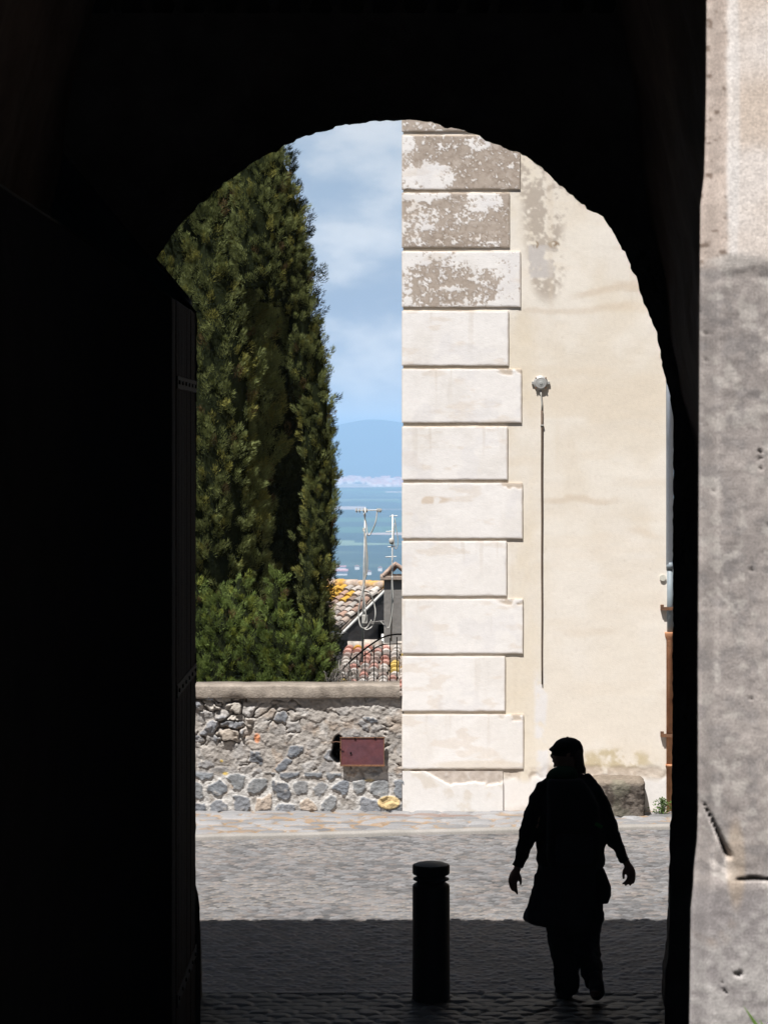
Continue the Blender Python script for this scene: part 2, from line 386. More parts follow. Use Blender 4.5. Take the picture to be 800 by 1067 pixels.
# upper part of the outer wall, side walls of the passage, near wall and roof
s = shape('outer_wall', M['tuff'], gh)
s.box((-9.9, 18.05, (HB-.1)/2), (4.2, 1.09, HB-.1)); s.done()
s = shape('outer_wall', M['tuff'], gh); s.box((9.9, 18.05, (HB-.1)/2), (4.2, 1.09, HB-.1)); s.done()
vx = [1.95,1.93,1.88,1.77,1.68,1.54,1.39,1.2,.9,.5,.0]; vz = [2.5,3.2,3.6,4.1,4.7,5.54,6.24,6.65,7.0,7.2,7.26]
def vault(name, sgn):
    ys = np.arange(9.7, 17.5, .06)
    prof = [(1.95+(.65 if sgn < 0 else 0), 0)]
    xx = np.array([1.97,1.97,1.96]+vx[0:]); zz = np.array([-.1,1.,2.]+vz)
    t = np.linspace(0, 1, 120); L_ = np.linspace(0, len(xx)-1, 120)
    px_, pz_ = np.interp(L_, np.arange(len(xx)), xx), np.interp(L_, np.arange(len(xx)), zz)
    if sgn < 0: px_ = px_*1.25
    Yg, _ = np.meshgrid(ys, px_, indexing='ij'); Xg = np.repeat(px_[None], len(ys), 0); Zg = np.repeat(pz_[None], len(ys), 0)
    d = (fbm(Yg*1.5, Zg*1.5, 4, 30)-.5)*.12
    Xg = (Xg+d*(Zg < 6.6))*sgn
    Zr = Zg+d*.5*(Zg > 4)
    grid(name, Xg, Yg, Zr, M['vault'], gh)
vault('vault', 1); vault('vault', -1)
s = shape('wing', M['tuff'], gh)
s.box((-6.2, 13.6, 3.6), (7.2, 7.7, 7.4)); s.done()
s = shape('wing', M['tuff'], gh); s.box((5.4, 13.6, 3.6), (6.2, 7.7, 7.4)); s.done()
s = shape('roof', M['tuff'], gh)
s.bm.verts.ensure_lookup_table()
pr = [(9.55, 7.42), (17.2, 7.42), (18.74, HB-.09), (18.74, HB), (17.2, 7.9), (9.55, 7.9)]
a = [s.bm.verts.new((-12, y, z)) for y, z in pr]; b = [s.bm.verts.new((12, y, z)) for y, z in pr]
s.bm.faces.new(a); s.bm.faces.new(b[::-1])
for k in range(6): s.bm.faces.new((a[k], b[k], b[(k+1) % 6], a[(k+1) % 6]))
s.done()
# eave tiles give the slightly wavy shadow edge
s = shape('eave_tile', M['tuff'], gh)
for k in range(70):
    x = -6+k*.2; dz = random.uniform(-.02, .02)
    s.tube([(x, 18.3, HB+.06+dz), (x+random.uniform(-.01,.01), 18.76, HB-.02+dz)], .075, 8)
s.done()
s = shape('front_wall', M['tuff'], gh)
s.ext([(-9.8,-.1),(-2.7,-.1),(-2.7,4.6),(-2.3,5.2),(-1.6,5.5),(1.6,5.5),(2.1,5.2),(2.3,4.6),(2.3,-.1),(8.5,-.1),(8.5,7.41),(-9.8,7.41)], 9.55, 9.74); s.done()
# low side wall with its ledge, left of the passage
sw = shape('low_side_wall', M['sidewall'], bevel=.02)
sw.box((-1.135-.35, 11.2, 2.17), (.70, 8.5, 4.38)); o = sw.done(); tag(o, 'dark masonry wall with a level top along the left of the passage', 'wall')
# gate leaf folded back against it
gl = empty('gate_leaf', (-1.2, 17.4, 0), 'tall brown plank gate leaf folded open at the left jamb of the arch', 'gate')
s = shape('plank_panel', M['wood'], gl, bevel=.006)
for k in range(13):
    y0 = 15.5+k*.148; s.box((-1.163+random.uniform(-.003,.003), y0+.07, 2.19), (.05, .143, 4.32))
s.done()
for zz in (.5, 2.2, 3.9):
    s = shape('strap_hinge', M['iron'], gl, bevel=.003); s.box((-1.134, 16.6, zz), (.008, 1.6, .07)).tube([(-1.15, 17.42, zz-.09), (-1.15, 17.42, zz+.09)], .018)
    for k in range(6): s.tube([(-1.132, 15.9+k*.27, zz), (-1.122, 15.9+k*.27, zz)], .012)
    s.done()
def rock(name, m, c, size, seed, parent=None, n=64, p=3.0, amp=.12, col=None, flat=True):
    u = np.linspace(0, 2*math.pi, n*2); v = np.linspace(0, math.pi, n)
    Vv, U = np.meshgrid(v, u, indexing='ij')
    f = lambda a: np.sign(a)*np.abs(a)**(2/p)
    x = f(np.cos(U))*f(np.sin(Vv)); y = f(np.sin(U))*f(np.sin(Vv)); z = f(np.cos(Vv))
    d = 1+amp*(fbm(x*2+seed, y*2+5, 3, seed, z*2)-.5)*2+amp*.35*(fbm(x*9, y*9, 3, seed+4, z*9)-.5)
    Xg = c[0]+x*d*size[0]/2; Yg = c[1]+y*d*size[1]/2; Zg = c[2]+z*d*size[2]/2
    cc = None
    if col: cc = col(Xg, Yg, Zg)
    return grid(name, Xg, Yg, Zg, m, parent, cc)
# cobbled ramp inside the passage
s = shape('ramp', M['asphalt'])
s.bm.faces.new([s.bm.verts.new(v) for v in ((-2.7,1.5,2.01),(6,1.5,2.01),(6,16.25,.0),(-2.7,16.25,.0))]); tag(s.done(), kind='structure')

# unseen houses added to keep skylight off the passage and the shaded street
M['house'] = mk('added_house_render', (.20,.16,.11), var=.2, scale=2, bump=.4, bscale=12, base2=(.16,.13,.1))
def blocker_house(label, x0, x1, y0, y1, h, face):
    e = empty('added_house', ((x0+x1)/2, (y0+y1)/2, 0), label, 'house')
    s = shape('wall', M['house'], e, bevel=.02); s.box(((x0+x1)/2, (y0+y1)/2, h/2-.1), (x1-x0, y1-y0, h)); s.done()  # walls of the added house that blocks skylight
    s = shape('roof', M['terra'], e); s.box(((x0+x1)/2, (y0+y1)/2, h+.0), (x1-x0+.7, y1-y0+.7, .16)); s.done()
    for i in range(4):
        for j in range(2):
            z = 4.2+j*3.4
            if face[0] == 'x': xx = x0 if face[1] == '-' else x1; yy = y0+(y1-y0)*(i+.5)/4; c, sz = (xx, yy, z), (.12, .9, 1.5)
            else: yy = y0 if face[1] == '-' else y1; xx = x0+(x1-x0)*(i+.5)/4; c, sz = (xx, yy, z), (.9, .12, 1.5)
            f = shape('window', M['wood'], e, bevel=.01); f.box(c, sz); f = f.done()
            g = shape('pane', M['iron'], f); g.box(c, tuple(a*.82 if a > .5 else a+.01 for a in sz)); g.done()
blocker_house('added tall ochre house behind the camera, blocking skylight', -14, 14, -22, -14, 15, 'y+')
blocker_house('added tall ochre house left of the court, blocking skylight', -13, -6, -12, 9.3, 13, 'x+')
blocker_house('added tall ochre house right of the court, blocking skylight', 6.2, 13, -12, 9.3, 13, 'x-')
blocker_house('added ochre house left of the stone parapet, blocking skylight', -13, -6.4, 19, 31, 9, 'x+')
blocker_house('added ochre house right of the pale building, blocking skylight', 4.6, 11, 19, 31, 10, 'x-')

# ================================================================== foreground pillar
def pillar():
    D = 9.0
    zs = np.arange(Z(1200, D), Z(-120, D), .0065)
    py = HY-(zs-HC)*F/D
    edge = np.interp(py, [-200,0,100,180,200,212,350,600,700,850,880,900,925,950,1067,1300], [739,738.5,738,736,733.5,732,731,730,729.5,729.5,728.5,726,724,721.5,720,717])
    ex = X(edge, D)
    # profile parameter: side return, chamfer band, front face
    tx = np.concatenate([np.linspace(-.9, -.16, 20), np.linspace(-.15, 0, 14), np.linspace(.007, .66, 100), np.linspace(.7, 1.4, 12)])
    T, ZZ = np.meshgrid(tx, zs, indexing='ij')
    E = np.repeat(ex[None], len(tx), 0); PY = np.repeat(py[None], len(tx), 0)
    Xg = E+np.where(T > 0, T, -T*.16)
    up = ss(290, 262, PY)                                 # plastered upper part
    ch = .06
    Yg = D+np.where(T < 0, -T+.075, .075*(1-ss(0, ch, T))**1.2)
    PX = CX+Xg*F/D
    n = fbm(Xg*9, ZZ*9, 5, 3); n2 = fbm(Xg*40, ZZ*40, 4, 13); n3 = fbm(Xg*3, ZZ*3, 4, 23)
    rough = (n-.5)*.006+(n2-.5)*.004
    Yg = Yg-rough*(1-.75*up*(T > ch))-.010*up*ss(ch*.8, ch*1.2, T)*ss(.46,.56,n3*.2+.45+up*.1)
    Yg = Yg-.015*ss(905, 925, PY+8*(n-.5))                # lower block stands a little proud
    pits = ss(.84, .9, fbm(Xg*34, ZZ*28, 3, 77))*(1-up)
    Yg = Yg+pits*.014
    wl_ = 735+(PY-838)*.385; u_w = (PX-wl_)/np.clip((PY-836)*.13, .3, 7.0)
    wedge = ss(-.25, .30, u_w)*np.clip(1-u_w, 0, 1)*ss(836, 842, PY)*ss(896, 890, PY)
    Yg = Yg+wedge*.085
    crack = ss(2.2, .6, abs(PY-917-9*(n-.5)))*ss(764, 772, PX)
    Yg = Yg+crack*.03
    for (a, b, r) in ((769, 1014, 3), (752, 1029, 2.5), (740, 372, 2.4)):
        Yg = Yg+.022*ell(PX+6*(n2-.5)*2, PY+7*(fbm(Xg*60, ZZ*60, 2, 7)-.5)*2, a, b, r*1.3, r*.9)
    stone = mixc((.27,.245,.235), (.43,.39,.37), ss(.32, .68, n3*.45+n*.35+n2*.25))
    stone = mixc(stone, (.19,.185,.19), ss(.52, .66, fbm(Xg*26, ZZ*26, 4, 91))*.35)
    stone = mixc(stone, (.52,.49,.46), ss(.60, .70, fbm(Xg*26, ZZ*26, 3, 95))*.5)
    low = mixc((.27,.25,.25), (.42,.4,.39), ss(.35, .65, n*.6+n2*.4))
    c = mixc(stone, low, ss(915, 935, PY+10*(n-.5)))
    band = mixc((.46,.385,.34), (.58,.5,.45), n2); band = mixc(band, (.2,.15,.12), ss(.66, .74, fbm(Xg*45, ZZ*45, 3, 41))*.9)
    pl = mixc((.72,.665,.63), (.62,.53,.46), ss(.45, .75, n3*.6+fbm(Xg*2, ZZ*5, 3, 6)*.5)); pl = mixc(pl, (.76,.74,.73), ell(PX, PY, 763, 120, 7, 190)*.6)
    upc = mixc(band, pl, ss(754, 759, PX+5*(n2-.5)))
    upm = ss(288, 268, PY+26*(n-.5)+.35*(775-PX)*(PX < 757)*0)
    c = mixc(c, upc, upm)
    c = mixc(c, (.6,.56,.53), ell(PX, PY, 765, 272, 26, 7)*ss(.4, .6, n)*.8)
    c = mixc(c, (.62,.57,.54), ell(PX, PY, 749, 905, 16, 11)*ss(.42, .52, n*.6+n2*.4))
    c = mixc(c, (.24,.17,.11), ell(PX, PY, 742, 948, 24, 36)*ss(.38, .58, n)*.75)
    c = mixc(c, (.42,.33,.24), ell(PX, PY, 766, 900, 10, 45)*.5)
    c = mixc(c, (.08,.07,.065), np.clip(pits*.7+crack*.9+wedge*.9, 0, 1))  # dark colour paints the chip's shadow in the wedge, and fills pits and crack
    return grid('pillar', Xg, Yg, ZZ, M['pillar'], col=c, flip=True)
tag(pillar(), 'pale weathered stone pillar, plastered above, close on the right', 'pillar')

def blades(name, root, specs, m, col, parent=None):
    V = []; Fq = []; C = []
    for (dirx, diry, h, w, bend) in specs:
        base = len(V); n = 9
        for k in range(n+1):
            t = k/n; ww = w*(math.sin(math.pi*min(1, .18+t*.82)))*(1-t*.3)+.0004
            c = Vector(root)+Vector((dirx*(t+bend*t*t), diry*t, h*(t-bend*.35*t*t)))
            perp = Vector((h, 0, -dirx)).normalized() if abs(dirx)+abs(h) > 0 else Vector((1, 0, 0))
            V += [c-perp*ww, c+Vector((0, -ww*.5, 0)), c+perp*ww]; C += [[q*(.85+.3*t) for q in col]]*3
        for k in range(n):
            a = base+k*3; Fq += [(a, a+1, a+4, a+3), (a+1, a+2, a+5, a+4)]
    return npmesh(name, V, Fq, m, parent, C)
M['leaf'] = mk('grass_leaf', attr='col', var=.1, scale=20, rough=.5, bump=0, transl=.35)
rt = P(812, 1110, 8.85)
tag(blades('wall_grass', rt, [(-.105,-.03,.195,.0085,.1), (-.05,.0,.16,.007,.3), (.02,-.04,.2,.008,.2), (.07,-.03,.14,.008,.5)], M['leaf'], (.16,.30,.05)),
    'bright green grass blades sprouting at the foot of the near pillar', 'grass')

# ================================================================== pale building
D = 27.3
pb = empty('plastered_building', (1.4, 28, 0), 'cream plastered building with white corner quoins across the street', 'building')
xl, xr = X(418.6, D), X(694.5, D)
def wall():
    xs = np.arange(xl+.012, xr+.001, .0095); zs = np.arange(.0, 7.6, .0105)
    Zg, Xg = np.meshgrid(zs, xs, indexing='ij')
    px = CX+Xg*F/D; py = HY-(Zg-HC)*F/D
    n = fbm(Xg*2.2, Zg*2.2, 5, 2); n2 = fbm(Xg*9, Zg*9, 5, 12); n3 = fbm(Xg*1.2, Zg*5, 4, 22); n4 = fbm(Xg*30, Zg*30, 3, 32)
    Yg = D-(n-.5)*.006-(n2-.5)*.002
    c = mixc((.70,.64,.55), (.745,.70,.63), ss(.35, .65, n))
    c = mixc(c, (.74,.70,.64), ss(.52, .72, fbm(Xg*1.3, Zg*1.3, 4, 42))*.7)
    c = mixc(c, (.67,.575,.45), ss(.55, .75, n3)*.3)
    c = mixc(c, (.76,.72,.67), ss(860, 560, px)*0+ss(420, 640, py)*.35)
    # near the quoins the ground coat is more yellow
    c = mixc(c, (.66,.57,.42), ss(575, 545, px+14*(n2-.5))*ss(.35, .6, fbm(Xg*3, Zg*1.4, 4, 52))*.4)
    # grey weathered streak at the top left of the wall
    st = np.clip(ell(px, py, 566, 215, 22, 75)+ell(px, py, 548, 165, 22, 40)+ell(px, py, 570, 280, 18, 34)+ell(px, py, 600, 190, 30, 26)*.5, 0, 1)
    c = mixc(c, (.42,.365,.31), st*ss(.42, .58, n2*.5+n4*.42+n*.1)*.9)
    c = mixc(c, (.53,.50,.48), ss(549, 552, px)*ss(586, 583, px)*ss(254, 257, py)*ss(291, 288, py)*ss(.3, .5, n2)*.9)
    c = mixc(c, (.3,.23,.16), (ell(px, py, 577, 255, 6, 4)+ell(px, py, 558, 255, 3, 4))*ss(.4, .55, n4+.05))
    # faint horizontal dirt
    for (yy, a, b, k) in ((305, 600, 680, .5), (322, 545, 660, .4), (521, 565, 640, .5), (300, 640, 675, .4), (660, 590, 640, .25), (558, 655, 690, .3)):
        c = mixc(c, (.58,.48,.37), ss(6, 1, abs(py-yy-9*(n-.5)*2-3*(n2-.5)))*ss(a-12, a+12, px)*ss(b+12, b-12, px)*k)
    c = mixc(c, (.60,.52,.42), ss(.60, .8, fbm(Xg*9, Zg*.55, 4, 202))*.35)
    c = mixc(c, (.50,.43,.36), ss(.76, .84, fbm(Xg*40, Zg*26, 3, 204))*.22)
    # foot of the wall
    c = mixc(c, (.50,.42,.26), ell(px, py, 640, 792, 40, 12)*ss(.36, .58, n2*.7+n4*.3)*.8)
    ft = ss(797, 803, py+10*(n2-.5))*ss(816, 809, py+14*(n2-.5))
    c = mixc(c, mixc((.42,.34,.27), (.6,.53,.46), n4), ft*ss(.33, .5, n2)*.85)
    Yg = Yg+ft*.004*ss(.45, .6, n2)
    c = mixc(c, (.76,.74,.73), ss(808, 816, py+10*(n2-.5))*.85)
    c = mixc(c, (.46,.38,.29), ss(838, 849, py+10*(n2-.5))*.5)
    # repaired chase under the conduit
    rp = ss(9, 4, abs(px-564-4*(n-.5)*2))*ss(690, 722, py)
    c = mixc(c, (.72,.71,.72), rp*ss(.35, .55, n2)*.8)
    return grid('wall', Xg, Yg, Zg, M['plaster'], pb, c, flip=True)
wall()
s = shape('side_wall', mk('side_plaster', (.62,.55,.45), scale=4), pb)
s.prism([(xl+.012, D+.06), (xr-.03, D+.06), (xr-.03, D+6), (xl+.06, D+6)], .0, 7.57); s.done()
s = shape('roof', M['terra'], pb); s.box(((xl+xr)/2+.03, D+3.1, 7.66), (xr-xl, 6.2, .12)); s.done()
QB = [(80,137,530),(141,197.5,541.5),(201,258,530.5),(262,320,542),(324,381,529.5),(384.5,440.5,543),(444.5,500,528.5),(503,561,544),(563.5,621,527.5),(624,681,544.5),(683.5,741,526),(744,801,545)]
def quoin(i, y0, y1, xe):
    x0, x1, z0, z1 = xl, X(xe, D), Z(y1, D), Z(y0, D); r = .0075
    xs = np.concatenate([[x0]*2, np.arange(x0, x1, r), [x1]*2]); zs = np.concatenate([[z0]*2, np.arange(z0, z1, r), [z1]*2])
    Zg, Xg = np.meshgrid(zs, xs, indexing='ij')
    ed = np.minimum(np.minimum(Xg-x0, x1-Xg), np.minimum(Zg-z0, z1-Zg))
    px = CX+Xg*F/D; py = HY-(Zg-HC)*F/D
    n = fbm(Xg*3, Zg*3, 5, 2+i); n2 = fbm(Xg*12, Zg*12, 5, 12+i); n4 = fbm(Xg*32, Zg*32, 3, 30+i)
    pro = .017
    Yg = D-pro-(n-.5)*.004-(n2-.5)*.0012+.0025*(1-ss(0, .012, ed))
    c = mixc((.79,.77,.755), (.74,.715,.69), ss(.4, .7, n)); c = mixc(c, (.66,.58,.5), ss(.60, .72, fbm(Xg*4, Zg*10, 4, 70+i))*.45)
    c = mixc(c, (.7,.685,.69), ss(.55, .7, fbm(Xg*5, Zg*5, 3, 90+i))*.5)
    pk = mixc((.25,.195,.15), (.40,.335,.28), ss(.3,.7,n4*.6+n2*.4)); k = np.zeros_like(Xg)
    if i == 0: k = np.ones_like(Xg)*.62
    if i == 1: k = .80-.64*ell(px, py, 447, 186, 28, 16)-.32*ell(px, py, 498, 150, 12, 9)-.3*ell(px, py, 424, 165, 8, 34)-.25*ell(px, py, 424, 150, 20, 10)
    if i == 2: k = .76-.60*ell(px, py, 442, 204, 24, 6)-.55*ell(px, py, 504, 210, 20, 11)-.28*ell(px, py, 432, 233, 16, 22)-.22*ell(px, py, 455, 230, 12, 12)-.2*ell(px, py, 490, 226, 20, 9)
    if i == 3: k = .12+np.maximum(.56*ell(px, py, 458, 296, 46, 26), .46*ell(px, py, 500, 301, 22, 20))-.3*ell(px, py, 425, 300, 6, 18)-.3*ell(px, py, 466, 301, 9, 4)
    wv = n2*.40+n4*.60+.42*(fbm(Xg*75, Zg*75, 2, 80+i)-.5)
    m_ = ss(.34, .66, k+(wv-.5)*1.7)*.94 if i < 4 else np.zeros_like(Xg)
    if i < 4:
        c = mixc(c, pk, m_); Yg = Yg+m_*.0015
        sp = ss(.66, .72, fbm(Xg*24, Zg*24, 3, 60+i)); c = mixc(c, (.56,.50,.45), sp*m_*.45)
    # worn top right corners, where the long blocks stick out
    if xe > 535 and i > 3:
        w = ell(px, py, xe-9, y0+2, 16, 5)*ss(.35, .55, n2); c = mixc(c, (.5,.42,.34), w*.9); Yg = Yg+w*.004
    c = mixc(c, (.52,.43,.33), (1-ss(0, .012, ed+.008*(n2-.5)))*.55)
    run = ss(.66, .78, fbm(Xg*16, Zg*1.1, 4, 120+i))*ss(z0, z1, Zg); c = mixc(c, (.56,.50,.43), run*.32*(1 if i > 3 else 0))
    chip = ss(.022, .004, ed+.05*fbm(Xg*13, Zg*13, 3, 130+i)-.012); chip = chip*.35; c = mixc(c, (.50,.42,.34), chip*.7); Yg = Yg+chip*.004
    if i == 7:
        c = mixc(c, (.6,.5,.4), ell(px, py, 447, 521, 22, 4)*ss(.4,.55,n2)*.8)
    if i == 11: c = mixc(c, (.66,.58,.48), ell(px, py, 500, 797, 50, 5)*.6)
    for a in (0, -1):
        Yg[a, :] = D+.03; Yg[:, a] = D+.03
    # small waver of the edges
    Xg = Xg+np.where(ed < .01, .002*(fbm(Zg*8, Zg*0, 3, 5+i)-.5), 0); Zg = Zg+np.where(ed < .01, .004*(fbm(Xg*6, Xg*0, 3, 8+i)-.5), 0)
    grid('quoin', Xg, Yg, Zg, M['plaster'], pb, c, flip=True).modifiers.new('es', 'EDGE_SPLIT').split_angle = R(38)
for i, q in enumerate(QB): quoin(i, *q)
def plinth():
    r = .008; x0, x1, z0, z1 = xl, X(524, D), -.02, Z(803.5, D)
    xs = np.concatenate([[x0]*2, np.arange(x0, x1, r), [x1]*2]); zs = np.concatenate([np.arange(z0, z1, r), [z1]*2])
    Zg, Xg = np.meshgrid(zs, xs, indexing='ij'); px = CX+Xg*F/D; py = HY-(Zg-HC)*F/D
    n2 = fbm(Xg*10, Zg*10, 5, 12); n4 = fbm(Xg*32, Zg*32, 3, 30); n = fbm(Xg*3, Zg*3, 3, 8)
    lim = 812+2.5*np.sin(px*.07)+13*(n-.5)*2+10*(n2-.5)
    rough = ss(lim+1.5, lim-1.5, py)
    c = mixc((.71,.695,.68), (.64,.6,.55), ss(.5, .7, n2)); c = mixc(c, mixc((.4,.34,.29), (.6,.54,.49), n4), rough*ss(.3, .5, n2+.1))
    c = mixc(c, (.58,.48,.36), ss(843, 850, py)*.6)
    Yg = D-.016+rough*(.010+.01*(n2-.5))-(n-.5)*.006
    Yg[:, 0] = D+.03; Yg[:, -1] = D+.03; Yg[-1, :] = D+.03
    grid('plinth', Xg, Yg, Zg, M['plaster'], pb, c, flip=True)
plinth()
# drain pipe at the right corner
dx = X(697.6, D-.02)
dp = shape('drainpipe', M['zinc'], pb, smooth=True); dp.tube([(dx, D-.0, Z(588, D)), (dx, D, 7.5)], .036, 16); dp = dp.done()
s = shape('lower_pipe', M['greypipe'], dp, smooth=True); s.tube([(dx+.004, D, Z(664, D)), (dx+.004, D, Z(586, D))], .030, 16).tube([(dx+.004, D, Z(593, D)), (dx+.004, D, Z(586, D))], .038, 16); s.done()
s = shape('terracotta_socket', M['terra'], dp, smooth=True); s.tube([(dx+.004, D, .0), (dx+.004, D, Z(666, D)), (dx+.004, D, Z(664, D)), (dx+.004, D, Z(660, D)), (dx+.004, D, Z(658.5, D))], [.037,.037,.048,.052,.052], 16)
s.tube([(dx+.004, D, Z(799, D)), (dx+.004, D, Z(796, D))], .044, 16); s.done()
for yy in (634, 766):
    s = shape('pipe_clamp', M['rust'], dp); z = Z(yy, D); s.box((dx-.03, D-.03, z), (.10, .035, .03)).box((dx-.075, D-.02, z+.012), (.03, .04, .05)); s.tube([(dx, D, z-.015), (dx, D, z+.015)], .043, 14); s.done()
s = shape('wall_disc', M['plaster'], pb); s.done(); bpy.data.objects.remove(bpy.data.objects['wall_disc'])
s = shape('cover_disc', mk('cover_grey', (.55,.54,.48), scale=30), pb, smooth=False); s.tube([P(690, 602, D), P(690, 602, D)-Vector((0,.015,0))], .03, 20); s.done()

# round bulkhead lamp
lc = P(563, 399, D)
wl = empty('wall_lamp', lc, 'small round grey bulkhead lamp on the cream wall above a thin pipe', 'lamp')
def disc(name, m, rings, par):
    s = shape(name, m, par, smooth=True)
    s.tube([lc+Vector((0, -a, 0)) for a, b in rings], [b for a, b in rings], 28); o = s.done(); o.modifiers.new('es', 'EDGE_SPLIT').split_angle = R(25); return o
disc('backplate', M['lampmetal'], [(-.005,.068),(.012,.07),(.02,.066),(.024,.06)], wl)
disc('rim', M['lampmetal'], [(.02,.06),(.030,.058),(.034,.052),(.034,.046)], wl)
disc('lens', M['glass'], [(.025,.047),(.030,.044),(.031,.034),(.036,.032),(.036,.018),(.040,.016),(.041,.006)], wl)
for a in (45, 135, 225, 315):
    q = lc+Vector((math.cos(R(a))*.066, -.02, math.sin(R(a))*.066)); s = shape('screw', M['rust'], wl); s.tube([q, q-Vector((0,.012,0))], .007, 8); s.done()
for a in (0, 180):
    q = lc+Vector((math.cos(R(a))*.07, -.01, 0)); s = shape('lug', M['lampmetal'], wl, bevel=.002); s.box(q, (.03,.02,.028)); s.done()
cd = shape('cable', M['cable'], wl, smooth=True); cd.tube([lc+Vector((0,-.01,-.068)), lc+Vector((.004,-.012,-.12)), P(564.3,421,D)-Vector((0,.010,0)), P(564.4,430,D)-Vector((0,.006,0))], [.009,.0075,.008,.008], 8); cd.done()
cd = shape('conduit', mk('old_conduit', (.11,.078,.058), var=.3, scale=25, bump=.3), wl, smooth=True)
pts = [P(564.3+.12*math.sin(k*1.3), 428+k*19, D)-Vector((0,.010,0)) for k in range(16)]
cd.tube(pts, [.0105-.0003*k for k in range(16)], 8); cd.done()
for yy in (443,):
    s = shape('clip', M['cable'], wl); s.box(P(564.4, yy, D)-Vector((0,.010,0)), (.03,.028,.012)); s.done()

# stone block seat at the foot of the wall
def stonecol(Xg, Yg, Zg):
    n = fbm(Xg*9, Zg*9, 5, 3, Yg*9); n2 = fbm(Xg*40, Zg*40, 3, 6, Yg*40)
    c = mixc((.05,.04,.033), (.15,.128,.11), ss(.4, .6, n*.5+n2*.5)); c = mixc(c, (.22,.18,.14), ss(.32, .37, Zg)*.6)  # sunlit top edge painted in as a lighter colour
    return mixc(c, (.2,.2,.15), ss(.55,.7,fbm(Xg*5, Zg*5, 3, 16, Yg*5))*.4)
def block(name, m, c, size, seed, col, n=90, rad=.05, amp=.03):
    V, Fc, off = [], [], 0; h = np.array(size)/2; t = np.linspace(-1, 1, n)
    A, B = np.meshgrid(t, t, indexing='ij')
    for ax in range(3):
        for sg in (-1, 1):
            p = np.zeros((n, n, 3)); p[..., ax] = sg; p[..., (ax+1) % 3] = A; p[..., (ax+2) % 3] = B
            p = p*h; q_ = np.clip(p, -(h-rad), h-rad); d = p-q_; L_ = np.linalg.norm(d, axis=-1, keepdims=True); nrm = d/np.maximum(L_, 1e-9)
            p = q_+nrm*rad; g = p+np.array([seed, seed*2, seed*3.])
            k = (fbm(g[..., 0]*4, g[..., 1]*4, 4, seed, g[..., 2]*4)-.5)*amp*2+(fbm(g[..., 0]*17, g[..., 1]*17, 3, seed+3, g[..., 2]*17)-.5)*amp*.7
            p = p+nrm*k[..., None]+np.array(c)
            V.append(p.reshape(-1, 3)); Fc.append(gridfaces(n, n, off, sg < 0)); off += n*n
    V = np.concatenate(V)
    return npmesh(name, V, np.concatenate(Fc), m, None, col(V[:, 0], V[:, 1], V[:, 2]))
zt = Z(812, 27.0)
tag(block('stone_block', M['rubble'], ((X(589,27.1)+X(671,27.1))/2, 27.09, zt/2+.01), (X(671,27.1)-X(589,27.1), .40, zt-.01), 9, stonecol),
    'rough brown stone block lying against the cream wall behind the walker', 'stone')

# weed beside the block
def weed():
    V, Fq, C = [], [], []; c0 = P(689.5, 849, 27.12); c0.z = .04
    for k in range(420):
        a = random.uniform(0, 2*math.pi); r = abs(random.gauss(0, .045)); h = random.uniform(.02, .165)*(1-r*2.5)
        c = c0+Vector((math.cos(a)*r*1.15, math.sin(a)*r*.8, max(.01, h))); s_ = random.uniform(.007, .014)
        u = Vector((random.gauss(0,1), random.gauss(0,1), random.gauss(0,.6))).normalized(); w = u.cross(Vector((random.gauss(0,1), random.gauss(0,1), random.gauss(0,1)))).normalized()
        b = len(V); V += [c-u*s_, c+w*s_*.6, c+u*s_, c-w*s_*.6]; Fq.append((b, b+1, b+2, b+3)); g = random.uniform(.7, 1.4)
        C += [(.085*g, .15*g, .035*g)]*4
    for k in range(14):
        a = random.uniform(0, 6.28); t = c0+Vector((math.cos(a)*.05, math.sin(a)*.03, random.uniform(.07,.15))); b = len(V)
        V += [c0-Vector((.002,0,0)), c0+Vector((.002,0,0)), t+Vector((.001,0,0)), t-Vector((.001,0,0))]; Fq.append((b,b+1,b+2,b+3)); C += [(.08,.11,.04)]*4
    return npmesh('weed', V, Fq, M['leaf'], None, C, smooth=False)
tag(weed(), 'small green weed growing at the wall foot beside the drainpipe', 'plant')

